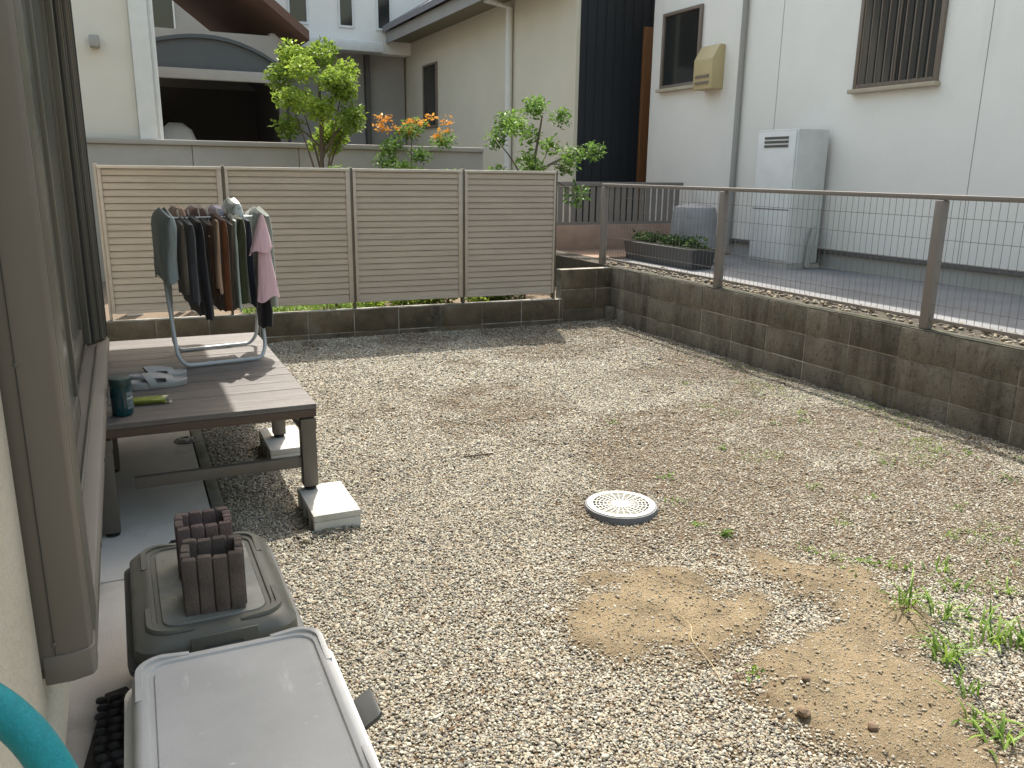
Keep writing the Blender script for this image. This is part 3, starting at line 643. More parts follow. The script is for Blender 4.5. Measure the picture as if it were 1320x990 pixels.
for i in range(16):
    a0, a1 = R(-62+i*7), R(-55+i*7); q = BR+.0011
    mb.add([(q*math.cos(a0), q*math.sin(a0), .070), (q*math.cos(a1), q*math.sin(a1), .070), (q*math.cos(a1), q*math.sin(a1), .0735), (q*math.cos(a0), q*math.sin(a0), .0735)], [(0, 1, 2, 3)])
link('label_stripe', mb.mesh('label_stripe', whiteb), lb)
clearp = mat('clear_plastic', (.9, .92, .9), .08, trans=1., spec=.5, scale=3); 
yel = mat('yellow_green_beads', (.50, .56, .09), .45, (.36, .43, .05), scale=70, bump=.004, bscale=120, coord='obj')
tb = thing('clear_tube', 'clear plastic tube of yellow green beads lying on the deck', 'tube', (.045, 3.66, ZD+.0165), R(-3), world=False)
def xtube(r_, x0, x1, ylow=False, n=20):
    return MB().loft([[(x, r_*k_*math.cos(a), max(-9, min(.003 if ylow else 9, r_*k_*math.sin(a)))) for a in [2*math.pi*i/n for i in range(n)]] for x, k_ in ((x0, .9), (x0+.002, 1), (x1-.002, 1), (x1, .9))])
link('beads', xtube(.0145, -.070, .050, True).mesh('beads', yel, smooth=True), tb)
link('casing', xtube(.0163, -.074, .064).mesh('casing', clearp, smooth=True), tb)
link('cap', xtube(.0168, .0645, .076).mesh('cap', clearp, smooth=True), tb)

# ------------------------------------------------------------------ clothes drying rack
rackm = mat('pale_blue_steel_tube', (.50, .54, .58), .32, (.44, .48, .52), scale=6, spec=.5)
rk = thing('drying_rack', 'pale steel tube drying rack standing on the deck', 'drying rack', (.405, 4.52, ZD), R(9), world=False)
def ubar(y_b, y_t, hw, z_t, xo, r_=.0095):
    rr = .055; pts = []
    for sx in (1, -1):
        leg = [(sx*.238, y_t, z_t), (xo+sx*hw, y_b+(y_t-y_b)*.11, .01+.10)]
        arc = [(xo+sx*(hw-rr*(1-math.cos(a))), y_b+(y_t-y_b)*.11*max(0, 1-a/1.2), .0105+rr*1.6*(1-math.sin(a))) for a in [R(15*k) for k in range(1, 7)]]
        pts += (leg+arc) if sx == 1 else (leg+arc)[::-1]
    return MB().tube(pts, r_, 12)
fr_ = link('front_frame', ubar(-.200, .12, .220, .70, -.030).mesh('front_frame', rackm, smooth=True), rk)
link('rear_frame', ubar(.200, -.12, .222, .70, .030).mesh('rear_frame', rackm, smooth=True), rk)
for sx in (-1, 1): link('end_arm', MB().tube([(sx*.238, -.135, .693), (sx*.238, -.06, .722), (sx*.238, .06, .722), (sx*.238, .135, .693)], .007, 10).mesh('end_arm', rackm, smooth=True), rk)
for yy in (-.035, .035): link('rail', MB().tube([(-.245, yy, .722), (.245, yy, .722)], .0042, 10).mesh('rail', rackm, smooth=True), rk)
for sx in (-1, 1):
    for yy in (-.2, .2): link('foot_sleeve', MB().tube([(sx*.10-.012, yy, .0108), (sx*.10+.012, yy, .0108)], .0107, 10).mesh('foot_sleeve', rackm, smooth=True), rk)
RK = Matrix.Translation((.405, 4.52, ZD)) @ Matrix.Rotation(R(9), 4, 'Z')

def cloth(name, col, rough=.95, col2=None, sc=18.):
    return mat(name, col, rough, col2 or [c*.7 for c in col], scale=sc, bump=.010, bscale=16, spec=.15, coord='obj', sheen=.3, stretch=(1.6, 1.6, .35))
def garment(name, label, cat, x, z_top, z_bot, m, y0=-.19, y1=.19, th=.022, slope=.35, flare=1.25, seed=0, ragged=.02, ridge=.006, twist=0., hem=None, lean=0.):
    rd = random.Random(seed); o_ = seed*7.3; nu, nv = 64, 30; rings = []; ridge = max(ridge, th*.5)
    yc, hl = (y0+y1)/2, (y1-y0)/2; th *= 1.25
    for j_ in range(nv+1):
        v = j_/nv; ring = []
        tt = ridge + (th-ridge)*min(1, v*6)**.6*(1+(flare-1)*v); ll = hl*(1-.08*v+.05*math.sin(v*5+o_))
        for i in range(nu):
            a = 2*math.pi*i/nu; c, s_ = math.cos(a), math.sin(a)
            yy = ll*math.copysign(abs(c)**.5, c)
            fold = 1 + .45*v*mnoise.noise(Vector((yy*14+o_, s_*1.2, v*1.6+o_)))
            xx = tt*math.copysign(abs(s_)**.55, s_)*fold + .006*min(1, v*2)*mnoise.noise(Vector((yy*22+o_, s_*.6, v*.9))) + .012*v*mnoise.noise(Vector((yy*6+o_, o_, v*1.1)))+lean*v
            zz = z_top - slope*abs(yy)*(1-.85*v) - (z_top-z_bot)*v + .5*ragged*v*v*mnoise.noise(Vector((yy*9, s_*2, o_)))*2
            ring.append((xx+twist*yy*v, yc+yy, zz))
        rings.append(ring)
    me = MB().loft(rings, True, False).mesh(name, m, smooth=True)
    o = link(name, me); o.matrix_world = RK @ Matrix.Translation((x, 0, .030)); tag(o, label, cat, 'laundry on the drying rack')
    if hem:
        h_ = MB().loft([[(p[0]*1.04, p[1]+(p[1]-yc)*.01, p[2]-dz) for p in rings[-1 if dz == 0 else -1]] for dz in (0, .022)], False, False)
        link('hem', h_.mesh('hem', hem, smooth=True), o)
    return o
hook = MB().tube(smoothpath([(0, 0, -.035), (0, 0, .0), (0, .010, .018), (0, .022, .012), (0, .024, -.002)], 4), .0017, 6).tube([(0, -.17, -.105), (0, 0, -.035), (0, .17, -.105)], .0022, 6).mesh('hanger', whiteb, smooth=True)
HP = [(-.155, 'leftmost'), (-.105, 'second from the left'), (-.055, 'third from the left'), (-.012, 'middle'), (.035, 'fifth from the left'), (.075, 'rightmost')]
for x_, w_ in HP:
    o = link('hanger', hook); o.matrix_world = RK @ Matrix.Translation((x_, -.02, .742)); tag(o, 'thin white hanger hook on the rack rail, ' + w_ + ' of the hooks', 'hanger', 'hangers on the rack')
C_ = dict(greyblue=cloth('grey_blue_cotton', (.27, .32, .335), col2=(.22, .265, .28)), charcoal=cloth('charcoal_cotton', (.045, .048, .055)), black=cloth('black_cotton', (.014, .014, .018)), darkbrown=cloth('dark_brown_cotton', (.055, .028, .018)),
          tan=cloth('peach_tan_cotton', (.42, .28, .20)), rust=cloth('rust_brown_corduroy', (.125, .045, .018)), taupe=cloth('taupe_cotton', (.12, .10, .08)), green=cloth('dark_olive_cotton', (.045, .052, .028)),
          navy=cloth('navy_cotton', (.016, .023, .036)), pink=cloth('pink_cotton', (.68, .47, .53), col2=(.63, .42, .48)), knit=cloth('sage_grey_knit', (.22, .25, .225), col2=(.15, .17, .155)), mauve=cloth('mauve_brown_cotton', (.20, .125, .11)),
          lav=cloth('lavender_white_cotton', (.55, .52, .64)), pale=cloth('pale_mint_trim', (.40, .47, .44)))
C_['floral'] = mat('white_print_cotton', (.62, .68, .66), .9, (.55, .6, .6), scale=20, coord='obj', spots=[((.16, .24, .24), 55, .56, .62, (1, 1, 1))])
garment('shirt', 'grey blue shirt hanging over the left end of the rack', 'shirt', -.228, .745, .395, C_['greyblue'], -.20, .17, .027, .22, 1.0, 1, .03)
garment('sock', 'long grey mauve legging beside the grey blue shirt', 'legging', -.180, .690, .33, C_['taupe'], -.20, -.05, .012, .3, 1.1, 12)
garment('trousers', 'charcoal trousers, the second dark pair from the left of the rack', 'trousers', -.143, .700, .28, C_['charcoal'], -.215, .14, .022, .18, 1.25, 2, .03, twist=.10, lean=.015)
garment('trousers', 'long black trousers reaching lowest on the rack', 'trousers', -.098, .705, .215, C_['black'], -.20, .16, .022, .15, .9, 3, .03, lean=.018)
garment('trousers', 'dark brown trousers left of the rust brown pair', 'trousers', -.047, .695, .30, C_['darkbrown'], -.19, .15, .020, .2, 1.1, 4, .03)
garment('vest', 'peach tan vest hem showing between the brown trousers', 'vest', -.018, .690, .335, C_['tan'], -.215, -.12, .008, .2, 1.5, 5, .03, lean=-.004)
garment('trousers', 'rust brown corduroy trousers in the middle of the rack', 'trousers', .012, .712, .235, C_['rust'], -.22, .15, .021, .15, 1.0, 6, .02, lean=.004)
garment('trousers', 'taupe trousers with pale trim between rust and olive ones', 'trousers', .050, .700, .245, C_['taupe'], -.21, .15, .016, .2, 1.0, 7, .02)
garment('towel', 'narrow pale mint towel edge beside the olive trousers', 'towel', .066, .690, .245, C_['pale'], -.225, -.13, .006, .2, 1.2, 17, .02)
garment('trousers', 'dark olive green trousers in front of the navy pair', 'trousers', .090, .715, .275, C_['green'], -.235, .15, .026, .12, 1.05, 8, .02)
garment('trousers', 'navy trousers just left of the pink shirt', 'trousers', .138, .705, .265, C_['navy'], -.20, .15, .020, .15, 1.15, 9, .03)
garment('cardigan', 'sage grey knit cardigan over the right end of the rack', 'cardigan', .236, .745, .235, C_['knit'], -.20, .17, .028, .25, .9, 10, .02)
garment('sock', 'black sock hanging low at the right end of the rack', 'sock', .212, .30, .135, C_['black'], -.19, -.06, .022, .05, 1.0, 11, .01)
garment('shirt', 'peach tan shirt shoulder at the back left of the rack', 'shirt', -.135, .748, .42, C_['tan'], .02, .20, .030, .15, 1.0, 13)
garment('shirt', 'mauve brown shirt shoulders at the back middle of the rack', 'shirt', -.040, .748, .42, C_['mauve'], .02, .20, .045, .15, 1.0, 14)
garment('shirt', 'lavender white shirt shoulder at the back of the rack', 'shirt', .055, .752, .42, C_['lav'], .0, .20, .030, .2, 1.0, 15)
garment('shirt', 'white print shirt with dark pattern standing highest on the rack', 'shirt', .125, .788, .42, C_['floral'], -.08, .16, .030, .25, 1.0, 16, ridge=.014)
# pink shirt: a pointed hood fold over a hanging body, its broad side to the camera
def pink():
    t = thing('shirt', 'pale pink shirt folded to a point, hanging near the right end', 'shirt', RK @ Vector((.182, -.235, .29)), R(9), world=False, group='laundry on the drying rack')
    def shell(z0, z1, w0, w1, d0, d1, seed, cx0, cx1, skew=0.):
        rings = []
        for j_ in range(17):
            v = j_/16; ring = []
            for i in range(36):
                a = 2*math.pi*i/36; wv = w0+(w1-w0)*v**.85; dv = d0+(d1-d0)*v
                f = 1+.22*v*mnoise.noise(Vector((math.cos(a)*2.2+seed, math.sin(a)*2.2, v*1.4)))
                ring.append((cx0+(cx1-cx0)*v+wv*math.cos(a)*f, dv*math.sin(a)*f, z0+(z1-z0)*v+skew*math.cos(a)*v+.01*v*math.sin(3*a+seed)))
            rings.append(ring)
        return MB().loft(rings, True, False)
    link('hood_fold', shell(.450, .270, .007, .058, .006, .030, 2., .010, -.004, .010).mesh('hood_fold', C_['pink'], smooth=True), t)
    link('body', shell(.40, .03, .014, .056, .008, .024, 5., .008, .018, .012).mesh('body', C_['pink'], smooth=True), t)
pink()
#%%PART4
# ------------------------------------------------------------------ foliage helpers
def leafmat(name, lo, hi, trans=.35):
    m = bpy.data.materials.new(name); m.use_nodes = True; n = m.node_tree.nodes; l = m.node_tree.links; p = n['Principled BSDF']
    p.inputs['Roughness'].default_value = .5; p.inputs['Specular IOR Level'].default_value = .35
    a = n.new('ShaderNodeAttribute'); a.attribute_name = 'tone'; r = n.new('ShaderNodeValToRGB')
    r.color_ramp.elements[0].color = (*lo, 1); r.color_ramp.elements[1].color = (*hi, 1); l.new(a.outputs['Fac'], r.inputs[0]); l.new(r.outputs[0], p.inputs['Base Color'])
    t = n.new('ShaderNodeBsdfTranslucent'); l.new(r.outputs[0], t.inputs[0]); mx = n.new('ShaderNodeMixShader'); mx.inputs[0].default_value = trans
    l.new(p.outputs[0], mx.inputs[1]); l.new(t.outputs[0], mx.inputs[2]); l.new(mx.outputs[0], n['Material Output'].inputs[0]); return m
def leaves_mesh(name, pts, size, m, tone=None, up=.4, seed=1):
    """one bent four-sided leaf per point"""
    rg = np.random.default_rng(seed); n = len(pts); d = rg.normal(size=(n, 3)); d[:, 2] *= .6; d /= np.linalg.norm(d, axis=1)[:, None]
    nr = rg.normal(size=(n, 3)); nr[:, 2] += up*3; s = np.cross(d, nr); s /= np.linalg.norm(s, axis=1)[:, None]; q = np.cross(s, d)
    L = size*rg.uniform(.6, 1.3, (n, 1)); W = L*.27
    v = np.stack([pts, pts+d*L*.45+s*W+q*L*.10, pts+d*L-q*L*.12, pts+d*L*.45-s*W+q*L*.10], 1).reshape(-1, 3)
    i = np.arange(n)*4; f = np.concatenate([np.stack([i, i+1, i+2], 1), np.stack([i, i+2, i+3], 1)])
    me = bpy.data.meshes.new(name); me.from_pydata(v.tolist(), [], f.tolist())
    t = (rg.random(n) if tone is None else np.clip(tone+rg.normal(0, .18, n), 0, 1))
    me.attributes.new('tone', 'FLOAT', 'POINT').data.foreach_set('value', np.repeat(t, 4)); me.materials.append(m); return me
def clump_points(clumps, per, seed):
    rg = np.random.default_rng(seed); out, tn = [], []
    for (c, r_) in clumps:
        u = rg.normal(size=(per, 3)); u /= np.linalg.norm(u, axis=1)[:, None]; u *= (rg.random((per, 1))**.5)*np.array(r_); out.append(np.array(c)+u); tn.append(np.full(per, rg.uniform(.2, .8)))
    return np.concatenate(out), np.concatenate(tn)
barkm = mat('bark', (.13, .10, .075), .9, (.08, .06, .045), scale=20, bump=.004, stretch=(1, 1, .3))
def tree(label, base, crown, limbs, clumps, per, size, m, seed, name='tree', cat='tree', group=None, trunk_r=.035):
    rd = random.Random(seed); t = thing(name, label, cat, base, group=group)
    mb = MB(); b = Vector(base); top = Vector(crown)
    mb.tube(smoothpath([b, b.lerp(top, .4)+Vector((rd.uniform(-.05, .05), rd.uniform(-.05, .05), 0)), b.lerp(top, .75), top], 4), [trunk_r*(1-.75*k/12) for k in range(13)], 8)
    for (c, r_) in clumps[:limbs]:
        s = b.lerp(top, rd.uniform(.35, .8)); mb.tube(smoothpath([s, s.lerp(Vector(c), .5)+Vector((0, 0, .05)), Vector(c)], 4), [.014*(1-.7*k/8) for k in range(9)], 6)
    link('trunk', mb.mesh('trunk', barkm, smooth=True), t)
    p, tn = clump_points(clumps, per, seed); link('crown', leaves_mesh('crown', p, size, m, tn, seed=seed), t); return t
yg = leafmat('yellow_green_leaf', (.10, .17, .025), (.34, .46, .07), .45); mg = leafmat('mid_green_leaf', (.05, .11, .025), (.22, .36, .07), .4); dg = leafmat('dark_green_leaf', (.02, .045, .012), (.08, .14, .03), .3)
rd = random.Random(5)
cl = [((2.05+rd.uniform(-.36, .36), 9.4+rd.uniform(-.35, .35), z_), (.17, .17, .14)) for z_ in np.linspace(1.75, 2.72, 20)]
tree('young yellow green tree behind the left half of the fence', (2.05, 9.4, .2), (2.06, 9.4, 2.6), 12, cl, 330, .058, yg, 11)
cl = [((4.55+rd.uniform(-.5, .5), 9.0+rd.uniform(-.4, .4), z_), (.15, .15, .13)) for z_ in np.linspace(1.2, 2.22, 19)]
tree('slender light green tree behind the right end of the fence', (4.2, 9.0, .2), (4.55, 9.0, 2.1), 12, cl, 160, .058, mg, 12)
cl = [((3.25+rd.uniform(-.42, .42), 9.9+rd.uniform(-.15, .15), z_), (.16, .14, .11)) for z_ in np.linspace(.9, 1.98, 14)]
t = tree('flowering shrub with orange blossoms in front of the grey boundary wall', (3.2, 9.9, .2), (3.25, 9.9, 1.8), 8, cl, 200, .052, mg, 13, 'flowering_shrub', 'shrub', trunk_r=.02)
om = leafmat('orange_petal', (.55, .22, .03), (.75, .42, .08), .3)
p, tn = clump_points([((3.25+rd.uniform(-.45, .45), 9.85, rd.uniform(1.82, 2.08)), (.08, .08, .05)) for _ in range(13)], 26, 14); link('blossom', leaves_mesh('blossom', p, .05, om, tn, seed=3), t)
for i, (x_, zt, lab) in enumerate([(1.10, 1.47, 'thin leafy shrub close behind the second fence panel'), (1.72, 1.50, 'thin leafy shrub close behind the second fence post'), (2.80, 1.485, 'thin leafy shrub close behind the joint of the right two panels'), (3.63, 1.42, 'narrow climbing plant beside the right end of the fence')]):
    cl = [((x_+rd.uniform(-.12, .12) + (.16 if i == 3 else 0), 7.50+rd.uniform(-.05, .05), z_), (.09, .05, .06)) for z_ in np.linspace(.35, zt-.06, 10)]
    tree(lab, (x_, 7.5, .2), (x_+.02, 7.5, zt-.05), 4, cl, 45, .045, mg, 20+i, 'climbing_shrub', 'shrub', 'shrubs right behind the fence', .012)
# low cover on the garden bed seen under the fence
p, tn = clump_points([((rd.uniform(2.05, 3.3), 7.42+rd.uniform(0, .5), .22+rd.uniform(0, .10)), (.13, .12, .07)) for _ in range(34)], 90, 31)
tag(link('ground_cover', leaves_mesh('ground_cover', p, .05, yg, tn, seed=31), kind='stuff'), 'sunlit green leafy ground cover seen under the fence', 'ground cover')
p, tn = clump_points([((rd.uniform(3.15, 3.65), 7.36+rd.uniform(0, .3), .25+rd.uniform(0, .12)), (.10, .10, .08)) for _ in range(12)], 90, 32)
tag(link('ivy', leaves_mesh('ivy', p, .05, dg, tn, seed=32), kind='stuff'), 'dark ivy leaves at the right end under the fence', 'ivy')
def blades_mesh(name, x, y, z, h, m, seed, wid=.004, spread=1.):
    rg = np.random.default_rng(seed); n = len(x); az = rg.uniform(0, 6.283, n); ln = rg.uniform(.25, .95, n)*spread; hh = h*rg.uniform(.6, 1.15, n)
    dx, dy = np.cos(az), np.sin(az); V = []
    for k, (t, w_) in enumerate(((0, .8), (.4, 1.), (.75, .7), (1., .06))):
        cx = x+dx*hh*ln*t**1.6; cy = y+dy*hh*ln*t**1.6; cz = z+hh*(t-.42*ln*t**2.4); ww = wid*w_
        V.append(np.stack([cx-dy*ww, cy+dx*ww, cz], -1)); V.append(np.stack([cx+dy*ww, cy-dx*ww, cz], -1))
    v = np.stack(V, 1).reshape(-1, 3); i = np.arange(n)*8
    f = np.concatenate([np.stack([i+2*k, i+2*k+1, i+2*k+3, i+2*k+2], 1) for k in range(3)])
    me = bpy.data.meshes.new(name); me.from_pydata(v.tolist(), [], f.tolist()); me.materials.append(m)
    me.attributes.new('tone', 'FLOAT', 'POINT').data.foreach_set('value', np.repeat(rg.random(n), 8)); me.polygons.foreach_set('use_smooth', [True]*len(me.polygons)); return me
gm = leafmat('grass_blade', (.07, .15, .02), (.24, .36, .06), .4)
x_ = rng.uniform(.9, 2.1, 2600); y_ = rng.uniform(7.36, 8.6, 2600)
tag(link('lawn', blades_mesh('lawn', x_, y_, np.full(2600, .2), .09, gm, 3), kind='stuff'), 'green grass behind the low wall seen under the fence', 'grass')

# ------------------------------------------------------------------ weeds and clods in the yard
WEED = [((2.32, 1.735), .115, 34, 'tall grass tuft at the top edge of the lower sand patch'), ((2.40, 1.66), .095, 24, 'grass tuft just right of the tallest tuft'), ((2.18, 1.475), .10, 30, 'sprawling grass tuft at the right side of the lower sand patch'),
        ((2.24, 1.52), .08, 22, 'short grass tuft above the sprawling tuft by the sand'), ((2.08, 1.33), .075, 14, 'thin trailing grass tuft below the sprawling tuft'), ((2.41, 1.485), .105, 30, 'broad grass tuft at the right edge beside the pebbles'),
        ((2.50, 1.44), .10, 28, 'grass tuft cut by the right edge of the picture'), ((2.49, 1.58), .08, 18, 'small grass tuft behind the broad right tuft'), ((1.99, 1.225), .075, 22, 'low grass tuft at the lower right corner of the sand'),
        ((1.985, 1.155), .08, 26, 'lowest grass tuft in the bottom right corner'), ((2.60, 1.78), .06, 14, 'pale grass tuft in bare soil near the right edge'), ((2.70, 1.90), .06, 16, 'grass tuft behind the sand on the right'),
        ((2.54, 1.97), .05, 12, 'small round grass tuft right of the upper sand strip'), ((2.76, 1.70), .06, 14, 'grass sprout at the far right near the picture edge')]
for i, ((x_, y_), h_, n_, lab) in enumerate(WEED):
    n_ = int(n_*.8); rg = np.random.default_rng(200+i); xs_ = x_+rg.normal(0, .022+.0006*n_, n_); ys_ = y_+rg.normal(0, .016, n_)
    o = link('grass_tuft', blades_mesh('grass_tuft', xs_-x_, ys_-y_, np.zeros(n_), h_*1.1, gm, 300+i, .0036, 1.4), None, (x_, y_, g1(x_, y_)-.003)); tag(o, lab, 'grass', 'grass tufts in the yard')
lv = leafmat('weed_leaf', (.06, .12, .02), (.20, .32, .05), .35)
SPR = [(2.48, 2.05), (2.38, 2.13), (1.57, 1.63), (2.14, 2.48), (2.30, 3.11), (2.15, 2.84), (2.54, 4.01), (3.64, 3.61), (3.45, 3.63), (3.56, 4.66), (3.87, 2.45), (2.68, 2.36), (3.48, 2.86), (3.0, 2.1), (3.3, 2.3), (2.9, 2.75), (4.0, 3.05), (4.12, 3.3), (4.05, 2.8), (3.9, 2.9), (2.1, 2.6), (3.75, 3.75), (4.2, 2.6), (3.2, 1.95), (2.85, 3.4), (3.3, 4.1), (2.35, 2.22), (3.05, 2.55)]
for i, (x_, y_) in enumerate(SPR):
    rg = np.random.default_rng(400+i); n_ = 16 if i not in (3, ) else 40; sd = .012 if i == 3 else .022
    if i % 2 == 0 or i == 3:
        p = np.stack([rg.normal(0, sd, n_), rg.normal(0, sd, n_), np.abs(rg.normal(0, .010, n_))+.004], -1); me = leaves_mesh('weed_sprout', p, .020, lv, up=.8, seed=500+i)
    else: me = blades_mesh('weed_sprout', rg.normal(0, sd*1.3, n_), rg.normal(0, sd, n_), np.zeros(n_), .032, gm, 600+i, .0022, 1.2)
    tag(link('weed_sprout', me, None, (x_, y_, g1(x_, y_)+.003)), 'round dark green weed near the drain lid' if i == 3 else ('tiny leafy green weed rosette growing among the pebbles' if i % 2 == 0 else 'tiny thin bladed grass sprout growing among the pebbles'), 'weed', 'tiny weeds in the gravel')
# faint green fuzz at the foot of the right wall and in the bare soil
n_ = 7000; x_ = rng.uniform(2.3, 4.36, n_); y_ = rng.uniform(1.7, 4.6, n_); k_ = (fnoise(x_, y_, 3.2, 701) > .60) & (x_ < 4.36); x_, y_ = x_[k_], y_[k_]
x2 = rng.normal(4.27, .06, 500); y2 = rng.uniform(2.2, 5.6, 500); k2 = (fnoise(x2, y2, 2.5, 711) > .5) & (x2 < 4.37); x_ = np.concatenate([x_, x2[k2]]); y_ = np.concatenate([y_, y2[k2]])
tag(link('sparse_grass', blades_mesh('sparse_grass', x_, y_, gheight(x_, y_), .026, gm, 33, .0018, 1.5), kind='stuff'), 'sparse short grass in the soil near the right wall', 'grass')
clodm = mat('brown_clod', (.22, .155, .10), .95, (.13, .09, .06), scale=30, bump=.004, coord='obj')
for i, (x_, y_, s_, lab) in enumerate([(1.555, 1.43, .019, 'angular brown clod on the lower sand patch'), (1.68, 1.31, .014, 'small round brown stone low on the sand patch'), (1.665, 1.54, .012, 'small brown clod near the middle of the lower sand'), (1.52, 1.66, .011, 'small pale clod at the top edge of the lower sand')]):
    bm = bmesh.new(); bmesh.ops.create_icosphere(bm, subdivisions=2, radius=s_)
    for v in bm.verts: v.co *= 1+.35*mnoise.noise(v.co*55+Vector((i*5, 0, 0))); v.co.z *= .75
    me = bpy.data.meshes.new('soil_clod'); bm.to_mesh(me); bm.free(); me.materials.append(clodm)
    tag(link('soil_clod', me, None, (x_, y_, g1(x_, y_)+s_*.5)), lab, 'clod', 'clods on the sand')
dry = mat('dry_stem', (.42, .33, .20), .9, scale=20)
for (pts, lab) in (([(1.54, 2.02), (1.55, 1.93), (1.50, 1.85), (1.49, 1.74), (1.46, 1.65)], 'dry straw stem lying across the pebbles between the sand patches'), ([(1.68, 2.24), (1.74, 2.12), (1.82, 2.06)], 'thin dry root lying on the upper sand patch')):
    tag(link('dry_stem', MB().tube(smoothpath([(a, b, g1(a, b)+.013+.004*(k % 2)) for k, (a, b) in enumerate(pts)]), .0014, 5).mesh('dry_stem', dry)), lab, 'stem')
tag(link('twig', MB().tube(smoothpath([(1.50, 3.80, g1(1.5, 3.8)+.012), (1.57, 3.78, g1(1.57, 3.78)+.016), (1.66, 3.78, g1(1.66, 3.78)+.012)]), .0042, 6).mesh('twig', barkm)), 'short dark twig lying on the gravel in the middle of the yard', 'twig')
tag(link('stake', MB().box(1.62, 1.628, 7.045, 7.055, -.02, .075).mesh('stake', footm)), 'thin black stake at the foot of the low wall', 'stake')
# loose dead leaves
dead = leafmat('dead_leaf', (.10, .055, .025), (.26, .15, .07), .15)
n_ = 900; x_ = rng.uniform(.5, 4.3, n_); y_ = rng.uniform(1., 7., n_); k_ = fnoise(x_, y_, 1.7, 801) > .47; x_, y_ = x_[k_], y_[k_]
tag(link('leaf_litter', leaves_mesh('leaf_litter', np.stack([x_, y_, gheight(x_, y_)+.011], -1), .019, dead, up=1.2, seed=44), kind='stuff'), 'tiny brown dead leaves scattered over the gravel', 'leaf litter')

# ------------------------------------------------------------------ neighbouring houses
wht = mat('white_siding', (.82, .80, .76), .75, (.785, .765, .725), scale=1.2, bump=.003, bscale=45, spots=[((.69, .675, .64), 2.2, .58, .85, (1, 1, .12))])
dline = mat('dark_base_trim', (.10, .095, .09), .7); winf = mat('brown_window_frame', (.19, .15, .12), .5); wing = mat('dark_window_glass', (.025, .027, .026), .08, spec=.6, scale=1)
soff = mat('olive_soffit', (.24, .22, .15), .8); bei = mat('beige_siding', (.62, .575, .47), .8, (.59, .545, .44), scale=1.2, bump=.002); wpipe = mat('white_pipe', (.66, .66, .64), .5)
navy = mat('black_navy_siding', (.012, .016, .022), .6, scale=3); wood = mat('orange_brown_wood', (.20, .085, .03), .6, (.14, .06, .02), scale=4, stretch=(6, 6, .5)); roofm = mat('brown_roof_tile', (.15, .085, .06), .8, scale=8); groof = mat('grey_roof', (.20, .20, .21), .8, scale=4)
greyw = mat('grey_render', (.33, .32, .30), .85, (.30, .29, .27), scale=2); stonew = mat('grey_beige_boundary', (.34, .315, .285), .9, (.30, .28, .25), scale=2, bump=.003)
class House:
    def __init__(s, name, label, loc, cat='house'): s.t = thing(name, label, cat, loc)
    def p(s, n, mb, m, bv=0., par=None): return link(n, mb.mesh(n, m, bevel=bv), par or s.t)
    def wx(s, X, y0, y1, z0, z1, fm_, gm_, d=-1, bars=1, sill=None):     # window in a wall facing -x
        f = s.p('window', MB().box(X+d*.05, X, y0-.05, y0, z0-.05, z1+.05).box(X+d*.05, X, y1, y1+.05, z0-.05, z1+.05).box(X+d*.05, X, y0, y1, z0-.05, z0).box(X+d*.05, X, y0, y1, z1, z1+.05), fm_, .006)
        for k in range(bars+1):
            a = y0+(y1-y0)*k/(bars+1); b = y0+(y1-y0)*(k+1)/(bars+1); s.p('pane', B(X+d*.022, X+d*.004, a+.008, b-.008, z0+.001, z1-.001), gm_, 0, f)
            if k: s.p('mullion', B(X+d*.04, X+d*.003, a-.0075, a+.0075, z0+.001, z1-.001), fm_, 0, f)
        if sill: s.p('sill', B(X+d*.10, X, y0-.08, y1+.08, z0-.10, z0-.051), sill, .006, f)
    def wy(s, Y, x0, x1, z0, z1, fm_, gm_):
        f = s.p('window', MB().box(x0-.05, x0, Y-.05, Y, z0-.05, z1+.05).box(x1, x1+.05, Y-.05, Y, z0-.05, z1+.05).box(x0, x1, Y-.05, Y, z0-.05, z0).box(x0, x1, Y-.05, Y, z1, z1+.05), fm_)
        s.p('pane', B(x0+.001, x1-.001, Y-.02, Y-.004, z0+.001, z1-.001), gm_, 0, f)
H1 = House('white_house', 'white house with dark windows and grey downpipe on the right', (10, 6, .3))
H1.p('wall', B(8.2, 14, -3, 12.25, .54, 6.4), wht, .01)
H1.p('foundation', B(8.23, 13.97, -2.97, 12.22, .2, .50), greyw); H1.p('base_trim', B(8.185, 14.015, -3.015, 12.265, .501, .539), dline)
for y_ in (-.2, 3.2, 6.15, 9.2): H1.p('wall_seam', B(8.197, 8.2005, y_, y_+.008, .55, 6.39), greyw)
r_ = H1.p('roof', MB().prism([(7.6, 6.35), (11.1, 8.3), (14.6, 6.35), (14.6, 6.5), (11.1, 8.5), (7.6, 6.5)], 'y', -3.5, 12.7), groof)
H1.wx(8.2, 6.74, 7.80, 2.52, 3.75, winf, wing, bars=1, sill=mat('tan_sill', (.42, .36, .27), .7)); H1.wx(8.2, 10.98, 11.88, 2.84, 3.88, winf, wing, bars=0, sill=mat('tan_sill_trim', (.45, .40, .30), .7))
H1.wx(8.2, 2.6, 4.2, 2.5, 3.7, winf, wing, bars=1)
for y_ in np.linspace(6.80, 7.74, 9): H1.p('grille_bar', B(8.12, 8.132, y_-.006, y_+.006, 2.50, 3.78), winf)
H1.p('downpipe', MB().tube([(8.15, 9.93, .45), (8.15, 9.93, 6.3)], .04, 10), greyw)
h = H1.p('vent_hood', MB().prism([(7.98, 2.68), (7.98, 3.10), (8.10, 3.30), (8.199, 3.30), (8.199, 2.68)], 'y', 10.36, 10.80), mat('tan_metal_hood', (.50, .40, .22), .5), .01)
H1.p('hood_slot', MB().box(7.97, 7.979, 10.42, 10.74, 2.75, 2.79).box(7.97, 7.979, 10.42, 10.74, 2.84, 2.88), winf, 0, h)
